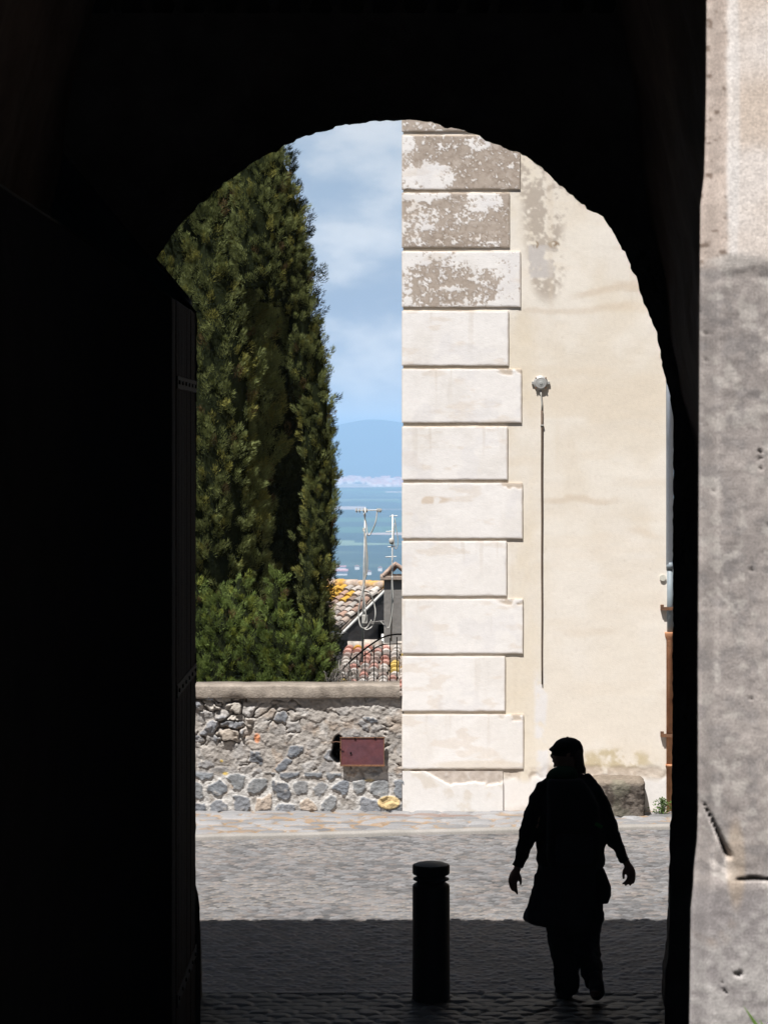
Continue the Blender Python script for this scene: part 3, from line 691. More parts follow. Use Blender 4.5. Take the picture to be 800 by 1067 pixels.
# ================================================================== rubble parapet
pw = empty('parapet_wall', (-1.5, 27.4, 0), 'low rubble stone wall with a flat coping closing the far side of the street', 'wall')
def rubble():
    xs = np.arange(-6.2, xl+.02, .0078); zs = np.arange(-.02, 1.15, .0078)
    Zg, Xg = np.meshgrid(zs, xs, indexing='ij'); px = CX+Xg*F/D; py = HY-(Zg-HC)*F/D
    n = fbm(Xg*3, Zg*3, 5, 2); n2 = fbm(Xg*14, Zg*14, 5, 12); n4 = fbm(Xg*40, Zg*40, 3, 30)
    wx = Xg+.16*(fbm(Xg*5, Zg*5, 4, 40)-.5)+.06*(n2-.5); wz = Zg+.13*(fbm(Xg*4, Zg*6, 4, 44)-.5)+.05*(n2-.5)
    h1, d1, e1 = cobbles(wx, wz, .155, .098, 23, .85)
    wx2 = Xg+.03*(fbm(Xg*6, Zg*6, 3, 48)-.5); wz2 = Zg+.03*(fbm(Xg*6, Zg*6, 3, 49)-.5)
    wx2 = wx2+.05*(n2-.5); wz2 = wz2+.05*(n2-.5)
    h2, d2, e2 = cobbles(wx2, wz2, .2, .185, 31, .62)
    low = ss(.43, .40, Zg+.05*(n-.5))
    dry = ss(.56, .7, fbm(Xg*.9+3.1, Zg*1.2, 2, 61)*.75+.34*ss(-.8, -1.5, Xg)*ss(.5, .8, Zg)+.25*(n2-.5))   # dry-laid corner at upper left
    k1 = _hash((h1*9973).astype(np.int64), 1, 0, 4); k2 = _hash((h2*9973).astype(np.int64), 2, 0, 4)
    buried = ss(.45, .60, k1+(.40-.75*dry)+.1*(n-.5))
    st1 = ss(.10, .24, e1+.10*(n2-.5)*(1))*(1-.72*buried)
    st2 = ss(.20, .27, e2+.12*(n2-.5))*ss(.10, .2, k2)
    st = st1*(1-low)+st2*low
    H = (1-low)*(st1*(.010+.026*dry+.008*k1))+low*(st2*.012)
    tilt = (h1-.5)*.03*np.sin(wz*50+h1*9)*(1-low)
    H = H+tilt*.4*st1+(n2-.5)*.020*(1-low*.5)+(n4-.5)*.013+(n-.5)*.022
    gap = (1-low)*ss(.10, .02, e1)*ss(.25, .8, dry+.55*ss(.62, .7, fbm(Xg*6, Zg*6, 3, 99)))
    H = H-gap*.035
    hole = ss(0, 1, np.clip(ell(px, py, 352.5, 781, 7.5+3*(n2-.5)*2, 15)*1.6-.4, 0, 1)); H = H-hole*.3
    H = H*ss(-.02, .03, Zg)+.0
    pal = np.array([(.175,.19,.215),(.20,.205,.22),(.36,.31,.26),(.30,.27,.24),(.42,.385,.34),(.15,.165,.19),(.26,.26,.27),(.33,.30,.27)])
    ci = (k1*7.99).astype(int); c1 = pal[ci]*(.85+.4*h1)[..., None]
    lowp = np.array([(.15,.165,.19),(.2,.215,.235),(.17,.18,.2),(.24,.25,.26),(.42,.35,.29),(.18,.195,.22),(.22,.23,.25),(.3,.29,.28)])
    c2 = lowp[(k2*7.99).astype(int)]*(.9+.3*h2)[..., None]
    mort = mixc((.31,.285,.26), (.44,.41,.38), ss(.3, .7, n2*.5+n*.5)); mort = mixc(mort, (.40,.30,.22), ss(.62,.74,fbm(Xg*7, Zg*7, 4, 71))*.5)
    mort = mixc(mort, (.54,.525,.505), np.clip(low+.5*ss(.62,.7,fbm(Xg*8,Zg*8,3,73)), 0, 1)*ss(.3,.5,n2))
    c = mixc(mort, c1*(1-low[..., None])+c2*low[..., None], st)
    c = mixc(c, (.45,.42,.385), ss(.6, .72, n4*.5+n2*.5)*.5)
    c = c*(.72+.38*n4)[..., None]*np.array([.98,.985,.99])
    c = mixc(c, (.72,.27,.11), ell(px, py, 268, 769, 3.2, 5)*.8)
    c = mixc(c, (.62,.44,.09), np.clip(ell(px, py, 235, 806, 3, 1.6)+ell(px, py, 231, 793, 1.6, 1.4)+ell(px, py, 385, 813, 5, 1.5)*.6, 0, 1)*.8)
    ys_ = ss(.2,.6,ell(px, py, 405, 836, 11.5, 7)); c = mixc(c, (.55,.42,.22), ys_); H = H+ys_*.012
    c = mixc(c, (.16,.13,.105), gap*.6); c = mixc(c, (.02,.018,.016), hole)  # near-black in the hole paints its inner shadow
    c = mixc(c, (.36,.28,.2), ss(845, 849, py+4*(n2-.5))*.5)
    Yg = D-H-.002
    grid('rubble_face', Xg, Yg, Zg, M['rubble'], pw, c, flip=True)
rubble()
s = shape('core', M['graywall'], pw); s.box((-3.02, D+.42, .0), (6.36, .2, 2.2)); s.done()
def coping():
    xs = np.arange(-6.25, xl-.003, .02); prof = [(.12,-.09),(-.045,-.065),(-.05,-.055),(-.052,.04),(-.043,.055),(.02,.06),(.36,.06),(.37,-.06)]
    zc = 1.19; Xg = np.repeat(xs[None], len(prof), 0); Yg = np.zeros_like(Xg); Zg = np.zeros_like(Xg)
    for i, (a, b) in enumerate(prof):
        Yg[i] = D+a+(fbm(xs*5, xs*0+i, 3, 6)-.5)*.014; Zg[i] = zc+b+(fbm(xs*2, xs*0, 3, 7)-.5)*.02+(fbm(xs*9, xs*0+i*3, 2, 9)-.5)*.009
    grid('coping', Xg, Yg, Zg, M['concrete'], pw, None, flip=True)
coping()
pc = P(377, 783, D-.05)
pl = shape('metal_plate', M['plate'], pw, bevel=.003)
x0, x1, z0, z1 = X(354.5, D-.05), X(400.5, D-.05), Z(798.5, D-.05), Z(768, D-.05)
pl.box(((x0+x1)/2, D-.055, (z0+z1)/2), (x1-x0, .012, z1-z0)); pl = pl.done(); pl['label'] = 'dull dark red metal plate over a hole'
s = shape('plate_edge', M['rust'], pl, bevel=.001)
s.box(((x0+x1)/2, D-.063, z0+.008), (x1-x0+.006, .012, .016)).box(((x0+x1)/2, D-.063, z1-.004), (x1-x0+.006, .010, .009)).box((x0+.004, D-.063, (z0+z1)/2), (.008, .010, z1-z0-.028)).box((x1-.004, D-.063, (z0+z1)/2), (.008, .010, z1-z0-.028))
s.done()
s = shape('bolt', M['iron'], pl)
for (a, b) in ((365.5, 784.5), (370, 769.5), (391, 769)): s.tube([P(a, b, D-.05)+Vector((0,-.010,0)), P(a, b, D-.05)+Vector((0,-.019,0))], .009, 10)
s.done()
s = shape('wire', M['rust'], pl); s.tube([P(346, 773.5, D-.08), P(350, 772.8, D-.1), P(356, 773.5, D-.1)], .004, 6); s.done()

# ================================================================== bollard
bc = Vector((X(449, 18.4), 18.4, 0))
bo = empty('bollard', bc, 'black cast bollard with a domed grooved head in the archway', 'bollard')
def lathe(name, m, c, prof, par, seg=40):
    s = shape(name, m, par, smooth=True); s.tube([(c.x, c.y, c.z+z) for z, r in prof], [r for z, r in prof], seg); o = s.done()
    o.modifiers.new('es', 'EDGE_SPLIT').split_angle = R(35); return o
lathe('post', M['bollard'], bc, [(-.02,.124),(.0,.124),(.03,.12),(.728,.119),(.738,.115),(.752,.094),(.756,.088)], bo)
lathe('groove_ring', M['bollard'], bc, [(.754,.086),(.760,.094),(.768,.113),(.774,.116),(.780,.113),(.788,.094),(.792,.086)], bo)
lathe('head', M['bollard'], bc, [(.790,.086),(.795,.094),(.805,.115),(.812,.119),(.858,.119),(.866,.115),(.876,.09),(.884,.05),(.887,.008)], bo)

# ================================================================== person
PD = 18.46
def q(px, py, dy=0.0): v = P(px, py, PD); v.y += dy; return v
pr = empty('person', (q(596, 1043).x, PD, 0), 'person in a dark jacket and cap with a backpack walking out of the archway', 'person')
def ring(xl_, xr_, py, dy, ry): a = q(xl_, py); b = q(xr_, py); return ((a.x+b.x)/2, PD+dy, a.z, (b.x-a.x)/2, ry)
body = shape('body', M['skin'], pr)
body.loft([ring(578,614,945,0,.10), ring(573,620,925,0,.13), ring(574,619,905,0,.12), ring(577,615,885,0,.105), ring(575,617,862,0,.11), ring(572,620,840,0,.115), ring(572,619,824,0,.10), ring(580,610,814,0,.08), ring(586,601,807,.0,.055), ring(587,600,800,.01,.05), ring(587,600,794,.01,.05)])
# head turned to the left
body.loft([ring(582,597,801,.02,.045), ring(577.5,601,797.5,.02,.065), ring(575.5,604,792,.02,.072), ring(574.8,605.5,786,.02,.076), ring(575.3,606,780,.02,.077), ring(577.5,604.5,774.5,.02,.07), ring(582,600,771,.02,.05), ring(587,595,769.8,.02,.025)])
body.tube([q(577,783.5,.02), q(574.2,787.5,.02), q(575.5,789.5,.02)], [.006,.010,.011], 8)                   # nose
body.tube([q(575.4,792.6,.02), q(577,793.2,.02)], [.009,.012], 8).tube([q(577,797,.02), q(579,798.2,.02)], [.014,.018], 8)   # lips, chin
body.tube([q(590,786,-.062), q(591.5,784,-.068), q(591,788,-.066)], [.012,.016,.010], 8)                      # ear
def limb(pts): body.tube([p for p, r in pts], [r for p, r in pts], 14)
limb([(q(580,820),.06),(q(569,826),.055),(q(560,848),.044),(q(552,868,-.01),.038),(q(546,886,.0),.032),(q(540,902,.01),.024),(q(538.5,906,.01),.025)])
limb([(q(610,822),.05),(q(619,830),.046),(q(631,850),.044),(q(637,868,-.01),.038),(q(645,884,.0),.032),(q(651.5,897,.02),.024),(q(653,900,.02),.025)])
limb([(q(586,935),.095),(q(586,955),.088),(q(587,990,.03),.062),(q(588,1006,.02),.055),(q(588,1028,.0),.038),(q(588,1037,.02),.04),(q(587,1038.5,.14),.03)])
limb([(q(609,935),.095),(q(611,955,.0),.086),(q(612,990,.06),.06),(q(613,1000,-.08),.052),(q(616,1016,-.26),.038),(q(617,1021,-.30),.036),(q(617,1031,-.22),.03)])
def hand(wr, dx, dz, fing, thumb):
    w = wr; pm = w+Vector((dx*.045, 0, -.05)); body.tube([w, w+(pm-w)*.5, pm, pm+(pm-w)*.5], [.024,.032,.034,.028], 12)
    k = pm+(pm-w)*.45
    for (ox, oy, l, bx) in fing:
        b0 = k+Vector((ox, oy, 0)); b1 = b0+Vector((bx*.3, .03, -.45))*l; b2 = b1+Vector((bx*.5, .08, -.33))*l; b3 = b2+Vector((bx*.7, .1, -.26))*l
        body.tube([b0-Vector((0,0,-.02)), b0, b1, b2, b3], [.0095,.0095,.009,.008,.0065], 8)
    t0 = w+Vector((thumb*.018, -.005, -.03)); body.tube([t0, t0+Vector((thumb*.008,-.01,-.024)), t0+Vector((thumb*.009,-.015,-.047)), t0+Vector((thumb*.006,-.018,-.062))], [.012,.0105,.0095,.007], 8)
hand(q(537.8,907,.01), -.35, 0, [(-.020,.004,.060,.25),(-.007,.006,.078,.32),(.006,.004,.082,.22),(.019,.0,.066,.1)], 1)
hand(q(653.5,901,.02), .42, 0, [(-.018,.004,.056,-.5),(-.006,.006,.066,-.35),(.008,.004,.066,-.2),(.018,.0,.052,-.1)], -1)
body.done(remesh=.0055)
jk = shape('jacket', M['jacket'], pr)
jk.loft([ring(560,628.5,904,0,.16), ring(557.5,629.5,896,0,.16), ring(559,630,886,0,.155), ring(560,629.5,872,0,.15), ring(562,628,855,0,.15), ring(563,626,838,0,.14), ring(564.5,622,824,0,.12), ring(569,617,815,0,.10), ring(577,610,809,0,.08), ring(583,606,805,0,.07)])
jk.tube([q(574,817), q(566.5,822), q(560.5,835), q(555,850), q(550,865,-.01), q(547,880,.0), q(542.5,893,.01), q(539.3,903,.01)], [.05,.062,.064,.060,.055,.05,.042,.035], 16)
jk.tube([q(606,815), q(615,820.5), q(622.5,832), q(629,848), q(634.5,864,-.01), q(641,878,.0), q(646.5,888,.01), q(651.3,898,.02)], [.05,.056,.062,.058,.055,.046,.040,.033], 16)
jk.tube([q(610,806), q(616,811.5), q(618,813)], [.02,.026,.02], 8)
jk.done(remesh=.011)
tn = shape('tied_jacket', M['shirt'], pr)
def yr(xl_, xr_, py): return ring(xl_, xr_, py, 0, .17)
tn.loft([yr(562,625,898), yr(559.5,626,905), yr(554.5,626,922), yr(550.5,626,938), yr(546.5,626,950), yr(544.5,625.5,957.5), yr(549,625,960.5), yr(560,624,962.5)])
tn.done(remesh=.011)
s = shape('waist_bag', M['pack'], pr); s.loft([ring(618,628,903,-.05,.05), ring(618,631,910,-.05,.07), ring(618,635.5,922,-.05,.075), ring(618,635.5,931,-.05,.075), ring(618,632.5,939.5,-.05,.06)], p=3.5); s.done(remesh=.008)
tr = shape('trousers', M['trousers'], pr)
tr.loft([ring(566,628,940,0,.15), ring(567,629,957,0,.15), ring(570,626.5,970,0,.14)])
tr.tube([q(586,950), q(585.5,975,.02), q(588,992,.03), q(590,1008,.02), q(590.5,1025,.0), q(590,1036,.0)], [.115,.100,.088,.084,.080,.070], 18)
tr.tube([q(610,950), q(610.5,972,.03), q(612,990,.05), q(613,1000,-.06), q(614.5,1011,-.2), q(616,1017,-.265)], [.105,.092,.082,.075,.066,.056], 18)
tr.done(remesh=.011)
def shoe(pts, rad):
    s = shape('shoe', M['shoe'], pr); s.tube(pts, rad, 14); s.tube([pts[0]-Vector((0,0,0)), pts[1]-Vector((0,0,.012)), pts[-1]-Vector((0,0,.004))], [rad[0]*.8, rad[1]*1.0, rad[-1]*.95], 12); s.done(remesh=.008)
shoe([q(589,1031,-.05), q(588,1036.5,.0), q(586,1038,.1), q(585,1039,.2)], [.045,.052,.048,.036])
shoe([q(616,1008,-.24), q(617.5,1017,-.29), q(619,1026,-.24), q(619,1032,-.16)], [.046,.050,.050,.038])
bp = shape('backpack', M['pack'], pr)
bp.loft([ring(570,619,899,-.19,.07), ring(567,622,890,-.2,.11), ring(567,623,862,-.2,.12), ring(568,621,835,-.2,.115), ring(567.5,612,818,-.19,.10), ring(569,604,808,-.17,.08)], p=3.2)
bp = bp.done(remesh=.011)
s = shape('strap', M['green2'], bp, bevel=.002); s.box(q(619.5,853,-.325), (.05,.012,.022), Matrix.Rotation(R(28), 3, 'Y')); s.done()
s = shape('pocket', M['shirt'], bp); s.loft([ring(576,613,893,-.31,.03), ring(575,614,880,-.32,.045), ring(576,613,862,-.31,.03)], p=4); s.done(remesh=.009)
hd = shape('hood', M['green'], pr); hd.loft([ring(567,600,812,-.11,.09), ring(567.5,601,806,-.11,.10), ring(571,600,801,-.1,.09), ring(577,597,797.8,-.09,.06), ring(582,592,796.8,-.09,.03)]); hd.done(remesh=.009)
hr = shape('hair', M['hair'], pr)
hr.loft([ring(598,608,806,-.0,.03), ring(598,609,800,.0,.05), ring(596,608.3,793,.01,.06), ring(592,607.5,786,.015,.075), ring(588,606.5,779,.02,.072)])
hr.tube([q(606,797,-.01), q(608.3,802,-.015), q(609.3,807,-.02)], [.016,.014,.006], 10)
hr.done(remesh=.0075)
cp = shape('cap', M['pack'], pr)
cp.loft([ring(574.8,607.6,787.5,.02,.084), ring(574,608,782.5,.02,.087), ring(575.5,607,777.5,.02,.085), ring(579,604.5,772.8,.02,.073), ring(584,599.5,769.8,.02,.05), ring(588,595,768.8,.02,.025)])
cp = cp.done(remesh=.0065)
s = shape('peak', M['pack'], cp); s.loft([ring(572.6,588,782.6,.02,.07), ring(571.8,588,781.2,.02,.074), ring(574.5,588,778.6,.02,.068)], p=2.4); s.done()
s = shape('button', M['pack'], cp, smooth=True); s.tube([q(591,769.2,.02), q(591,768,.02)], [.010,.006], 10); s.done()

ft = bpy.data.textures.new('folds', 'CLOUDS'); ft.noise_scale = .07; ft.noise_depth = 2
for o in pr.children:
    if o.name.split('.')[0] in ('jacket', 'tied_jacket', 'trousers'):
        dm = o.modifiers.new('folds', 'DISPLACE'); dm.texture = ft; dm.strength = .030; dm.mid_level = .5

# ================================================================== cypresses
def crown(name, spires, dens, parent, seed, tint, leaf=.0125, per=100, tuft=(.09,.19), face=True, lumpy=1.0):
    """spires: (base centre, height, radius). Leaf-sized faces gathered in upright tufts over a lumpy shell."""
    rg = np.random.default_rng(seed); VV = []; CC = []; n0 = 0
    coreV = []; coreF = []; cn = 0
    for (c, H, Rr) in spires:
        prof = lambda t: np.interp(t, [0,.08,.25,.5,.75,.9,1.0], [.75,.92,1.0,.93,.70,.42,.05])
        area = 2*math.pi*Rr*H*.8; N = int(area*dens)
        t = rg.random(N*2); keep = rg.random(N*2) < prof(t)*np.where(c[2]+t*H > 7.4, .3, 1); t = t[keep][:N]; N = len(t)
        a = rg.random(N)*2*math.pi
        if face: a = np.where(np.sin(a) > .25, a+math.pi*rg.integers(0, 2, N), a)          # denser on the street side
        x_, y_ = np.cos(a), np.sin(a)
        lump = fbm(x_*Rr*2.1+c[0]*3+40, t*H*1.1, 3, seed, y_*Rr*2.1+7)
        lump2 = fbm(x_*Rr*5+c[0]*3+40, t*H*3.2, 2, seed+5, y_*Rr*5+7)
        k_ = (.40 if Rr < .45 else 1.0)*lumpy
        rad = Rr*prof(t)*((1-k_)*.95+k_*(.52+.62*lump+.36*lump2))+rg.normal(0, .03, N)
        pos = np.column_stack([c[0]+x_*rad, c[1]+y_*rad, c[2]+t*H])
        dirv = np.column_stack([x_*.55, y_*.55, np.full(N, .85)])+rg.normal(0, .22, (N, 3)); dirv /= np.linalg.norm(dirv, axis=1)[:, None]
        L_ = rg.uniform(*tuft, N)
        tone = rg.uniform(.75, 1.25, N)*(.8+.4*lump2); warm = rg.random(N)
        # leaves
        s_ = rg.random((N, per))**.8; off = rg.normal(0, 1, (N, per, 3)); off /= np.linalg.norm(off, axis=2)[..., None]
        wid = (L_[:, None]*.42)*np.sqrt(np.clip(1-(s_*1.6-.6)**2*.85, .05, 1))
        ctr = pos[:, None, :]+dirv[:, None, :]*(s_*L_[:, None])[..., None]+off*(wid*rg.random((N, per))**.4)[..., None]
        ld = dirv[:, None, :]*1.25+off*.55+rg.normal(0, .25, (N, per, 3)); ld /= np.linalg.norm(ld, axis=2)[..., None]
        sd = np.cross(ld, rg.normal(0, 1, (N, per, 3))); sd /= np.linalg.norm(sd, axis=2)[..., None]
        ll = leaf*rg.uniform(.7, 1.5, (N, per))[..., None]
        v0 = ctr-ld*ll*1.0-sd*ll*.27; v1 = ctr-ld*ll*1.0+sd*ll*.27; v2 = ctr+ld*ll*1.6
        VV.append(np.stack([v0, v1, v2], 2).reshape(-1, 3))
        g = tone[:, None]*(.8+.4*s_)*rg.uniform(.85, 1.15, (N, per))
        col = np.array(tint)[None, None, :]*g[..., None]
        br = (warm > .965)[:, None, None]; col = np.where(br, np.array([.12,.085,.04])*g[..., None]*1.0, col)
        yl = (warm < .18)[:, None, None]; col = np.where(yl, col*np.array([1.25,1.08,.8]), col)
        CC.append(np.repeat(col.reshape(-1, 3), 3, 0))
        # inner mass of twigs
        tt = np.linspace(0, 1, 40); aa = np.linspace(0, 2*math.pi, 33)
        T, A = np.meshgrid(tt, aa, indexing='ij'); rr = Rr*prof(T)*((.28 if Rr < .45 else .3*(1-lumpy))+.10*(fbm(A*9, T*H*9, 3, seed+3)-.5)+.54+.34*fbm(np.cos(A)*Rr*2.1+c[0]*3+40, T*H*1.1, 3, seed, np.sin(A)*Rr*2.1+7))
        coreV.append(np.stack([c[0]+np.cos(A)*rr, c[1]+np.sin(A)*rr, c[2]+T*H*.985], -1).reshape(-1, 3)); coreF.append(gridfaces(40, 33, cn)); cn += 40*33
    V = np.concatenate(VV); nt = len(V)//3
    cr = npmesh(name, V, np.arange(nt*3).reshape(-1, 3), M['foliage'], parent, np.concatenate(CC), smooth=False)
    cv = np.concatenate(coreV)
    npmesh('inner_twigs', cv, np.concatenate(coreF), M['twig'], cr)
    return cr
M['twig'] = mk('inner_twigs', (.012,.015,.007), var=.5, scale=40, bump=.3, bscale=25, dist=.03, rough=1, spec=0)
def tree(name, base, label, spires, dens, seed, tint, group=None, trunk=.16, **k):
    t = empty(name, base, label, 'tree', group)
    crown('crown', spires, dens, t, seed, tint, **k)
    s = shape('trunk', M['bark'], t, smooth=True); b = Vector(base); top = spires[0][1]*.55
    top = max(top, .8); s.tube([b-Vector((0,0,.3)), b+Vector((.02,0,.6)), b+Vector((-.02,.02,top*.5)), b+Vector((0,0,top))], [trunk*1.35, trunk, trunk*.8, trunk*.4], 12); s.done()
    return t
G1 = (.150,.172,.064); G_SHADE = (.036,.046,.02); G3 = (.145,.195,.056)  # second green is darkened to paint shade into the rear cypress
c1 = P(178, 700, 30.9); c1.z = -1.0
tree('cypress_tree', (c1.x, c1.y, -1.25), 'broad olive green cypress nearest the left jamb, lit by the sun',
     [((c1.x,c1.y,-1.0), 15.0, .98), ((X(252,30.3),30.3,-1.0), Z(440,30.3)+1.0, .34), ((X(238,30.2),30.2,-1.0), Z(330,30.2)+1.0, .30), ((X(222,30.1),30.1,2.0), Z(205,30.1)-2.0, .38)], 62, 5, G1)
c2 = P(270, 700, 33.6)
tree('cypress_tree', (-1.40, 32.7, -1.4), 'shaded columnar cypress behind the sunlit ones, its shade painted into dark foliage',
     [((-1.45,32.7,-1.1), 8.7, .87), ((X(328,32.2),32.2,-1.1), Z(600,32.2)+1.1, .18)], 85, 15, G_SHADE, leaf=.0125, per=85, lumpy=.45)  # shade of this crown is put into its darker foliage colour
sp = [(X(px+(6 if px > 300 and 400 < yb < 645 else 0),dd), dd, yb, yt, rr) for px, dd, yb, yt, rr in ((329,30.3,600,400,.115), (331,30.3,520,440,.10), (322,30.25,480,330,.13), (325,30.3,650,500,.10), (312,30.2,400,232,.125), (305,30.2,330,200,.12),
      (297,30.15,320,172,.15), (283,30.1,315,128,.20), (268,30.05,300,126,.24), (332,30.4,690,610,.12))]
tree('cypress_tree', (X(318,30.4), 30.5, -1.4), 'sunlit fringe of the shaded cypress, split off in lighter foliage along the sky',
     [((x_,dd,Z(yb,dd)), Z(yt,dd)-Z(yb,dd), rr) for x_, dd, yb, yt, rr in sp], 130, 65, G1, trunk=.07, leaf=.0105, per=85, tuft=(.07,.13))  # lit edge of the rear cypress, painted in the lighter green
tree('young_cypress', (X(236,28.9), 28.9, -1.0), 'bright green young cypress bushing over the wall beside the left jamb',
     [((X(228,28.9),28.9,-.9), Z(612,28.9)+.9, .42), ((X(262,28.8),28.8,-.9), Z(640,28.8)+.9, .28), ((X(203,28.9),28.9,-.9), Z(606,28.9)+.9, .34), ((X(250,29.2),29.2,-.9), Z(598,29.2)+.9, .3)], 130, 25, G3, leaf=.0115, per=75, trunk=.05, tuft=(.07,.14))
tree('young_cypress', (X(287,28.8), 28.8, -1.0), 'slender pointed young cypress standing against the dark shade of the tall trees',
     [((X(288,28.8),28.8,-.9), Z(596,28.8)+.9, .19), ((X(298,28.7),28.7,-.9), Z(640,28.7)+.9, .18), ((X(279,28.8),28.8,-.9), Z(642,28.8)+.9, .2)], 150, 35, G3, leaf=.0115, per=75, trunk=.04, tuft=(.07,.13))
tree('young_cypress', (X(328,28.7), 28.7, -1.0), 'low many-tipped young cypress next to the grey house corner',
     [((X(318,28.7),28.7,-.9), Z(634,28.7)+.9, .17), ((X(334,28.7),28.7,-.9), Z(656,28.7)+.9, .14), ((X(325,28.6),28.6,-.9), Z(641,28.6)+.9, .16), ((X(310,28.6),28.6,-.9), Z(660,28.6)+.9, .2)], 150, 45, G3, leaf=.0115, per=75, trunk=.04, tuft=(.07,.13))

# ================================================================== roofs below the wall
def tiles(name, o, u, v, nu, nv, w, l, parent, seed, pal, lichen, lr=.5):
    """rows of half-round clay tiles; o = lower left corner, u along the eave, v up the slope"""
    rg = random.Random(seed); u = Vector(u).normalized(); v = Vector(v).normalized(); nn = u.cross(v).normalized()
    if nn.z < 0: nn = -nn
    V, Fq, C = [], [], []
    for j in range(nv):
        for i in range(nu):
            p = Vector(o)+u*((i+.5)*w+rg.uniform(-.01,.01))+v*(j*l*.82+rg.uniform(-.02,.02))
            c = list(rg.choice(pal)); g = rg.uniform(.75, 1.25); c = [q_*g for q_ in c]
            if lichen(i, j, rg): c = rg.choice([(.42,.25,.04),(.38,.2,.03),(.44,.32,.09)])
            b = len(V); K = 7
            lift = rg.uniform(.0, .02); du = u*rg.uniform(-.02, .02)
            for e in (0, 1):
                r = w*(.47 if e == 0 else .38)
                for k in range(K):
                    a = math.pi*k/(K-1); V.append(p+v*(l*e)+du*e+u*(math.cos(a)*r)+nn*(math.sin(a)*r*lr*1.6+.03*(1-e)+lift)); C.append(c)
            for k in range(K-1): Fq.append((b+k, b+k+1, b+K+k+1, b+K+k))
            # end face
            b2 = len(V); V.append(p+nn*.0); C.append([q_*.6 for q_ in c])
            for k in range(0, K-1, 1): Fq.append((b+k, b2, b+k+1, b+k))
    Fq3 = [f for f in Fq]
    bm = bmesh.new(); vs = [bm.verts.new(x) for x in V]
    for f in Fq3:
        f2 = list(dict.fromkeys(f)); bm.faces.new([vs[x] for x in f2])
    # bedding under the tiles
    a = [Vector(o)-nn*.05, Vector(o)+u*(nu*w)-nn*.05, Vector(o)+u*(nu*w)+v*(nv*l*.82+.05)-nn*.05, Vector(o)+v*(nv*l*.82+.05)-nn*.05]
    n0 = len(V); top = [bm.verts.new(x+nn*.045) for x in a]; bot = [bm.verts.new(x) for x in a]
    bm.faces.new(top); bm.faces.new(bot[::-1])
    for k in range(4): bm.faces.new((bot[k], bot[(k+1) % 4], top[(k+1) % 4], top[k]))
    me = bpy.data.meshes.new(name); bm.to_mesh(me); bm.free()
    C += [(.22,.18,.15)]*8; ca = me.color_attributes.new('col', 'FLOAT_COLOR', 'POINT')
    ca.data.foreach_set('color', np.hstack([np.array(C, np.float32), np.ones((len(C), 1), np.float32)]).ravel())
    return link(name, me, M['tile'], parent)
PAL1 = [(.27,.215,.18),(.33,.28,.245),(.22,.16,.13),(.36,.33,.30),(.30,.2,.155),(.19,.17,.155)]
PAL2 = [(.36,.18,.145),(.30,.26,.23),(.40,.22,.18),(.33,.31,.285),(.22,.17,.15),(.38,.35,.32)]
hs = empty('tiled_house', (.0, 47, -1), 'grey house gable under a lichen spotted tile roof beyond the wall', 'house')
Bp = P(400, 612, 47.0)                      # gable apex
u_ = Vector((-1.12, .97, 0)).normalized()   # ridge direction
g_ = Vector((.655, .755, 0)).normalized()   # along the gable
Ap = P(364, 656, 46.3); Ap = Bp-g_*1.05; Ap.z = Z(655.5, Ap.y)
slope = (Bp-Ap)
tiles('roof', Ap+u_*2.6-g_*.0, -u_, slope, 18, 8, .145, slope.length/7.0, hs, 3, PAL1, lambda i, j, r: (9 <= i <= 12 and r.random() < .38) or r.random() < .05 or (j == 7 and r.random() < .4))
s = shape('ridge', mk('ridge_tile', (.4,.32,.26), var=.4, scale=12, base2=(.5,.28,.06)), hs, smooth=True)
for k in range(9):
    a = Bp+u_*(k*.3)+Vector((0,0,.03)); s.tube([a, a+u_*.32], [.085,.07], 10)
s.done()
s = shape('gable_wall', M['darkrender'], hs)  # darker render paints in the gable's shade; the lit front wall is paler
Cb = Bp+g_*1.9; lo = -3.5
vv = [(Ap-u_*.02, lo), (Cb, lo), (Cb, Z(640, Cb.y)), (Bp, Bp.z-.1), (Ap, Ap.z-.12)]
fr = [s.bm.verts.new((p.x, p.y, z)) for p, z in vv]; bk = [s.bm.verts.new((p.x+u_.x*.15, p.y+u_.y*.15, z)) for p, z in vv]
s.bm.faces.new(fr); s.bm.faces.new(bk[::-1])
for k in range(5): s.bm.faces.new((fr[k], fr[(k+1) % 5], bk[(k+1) % 5], bk[k]))
s.done()
s = shape('front_wall', M['graywall'], hs)
a0 = Ap+g_*.03+u_*.001; a1 = a0+u_*2.6; th = g_*.12
s.prism([(a0.x,a0.y),(a1.x,a1.y),((a1+th).x,(a1+th).y),((a0+th).x,(a0+th).y)], lo, Ap.z-.1); s.done()
s = shape('cornice', M['graywall'], hs, bevel=.01)
b0 = Ap-g_*.09-u_*.06; b1 = b0+u_*2.6; s.prism([(b0.x,b0.y),(b1.x,b1.y),((b1+g_*.2).x,(b1+g_*.2).y),((b0+g_*.2).x,(b0+g_*.2).y)], Ap.z-.17, Ap.z-.06); s.done()
s = shape('barge_board', M['galv'], hs); off = -u_*.06; s.tube([Ap+off+Vector((0,0,-.04))-slope*.12, Bp+off+Vector((0,0,-.02))], .022, 8); s.done()
dr = P(397, 668, 46.2); s = shape('doorway', M['iron'], hs); rot = Matrix.Rotation(math.atan2(g_.y, g_.x), 3, 'Z'); s.box((Bp-u_*.03+g_*.1+Vector((0,0,-1.05))), (.5,.05,.9), rot); s.done()
s = shape('lintel', M['graywall'], hs, bevel=.01); s.box((Bp-u_*.06+g_*.05+Vector((0,0,-.56))), (.9,.06,.05), rot); s.done()
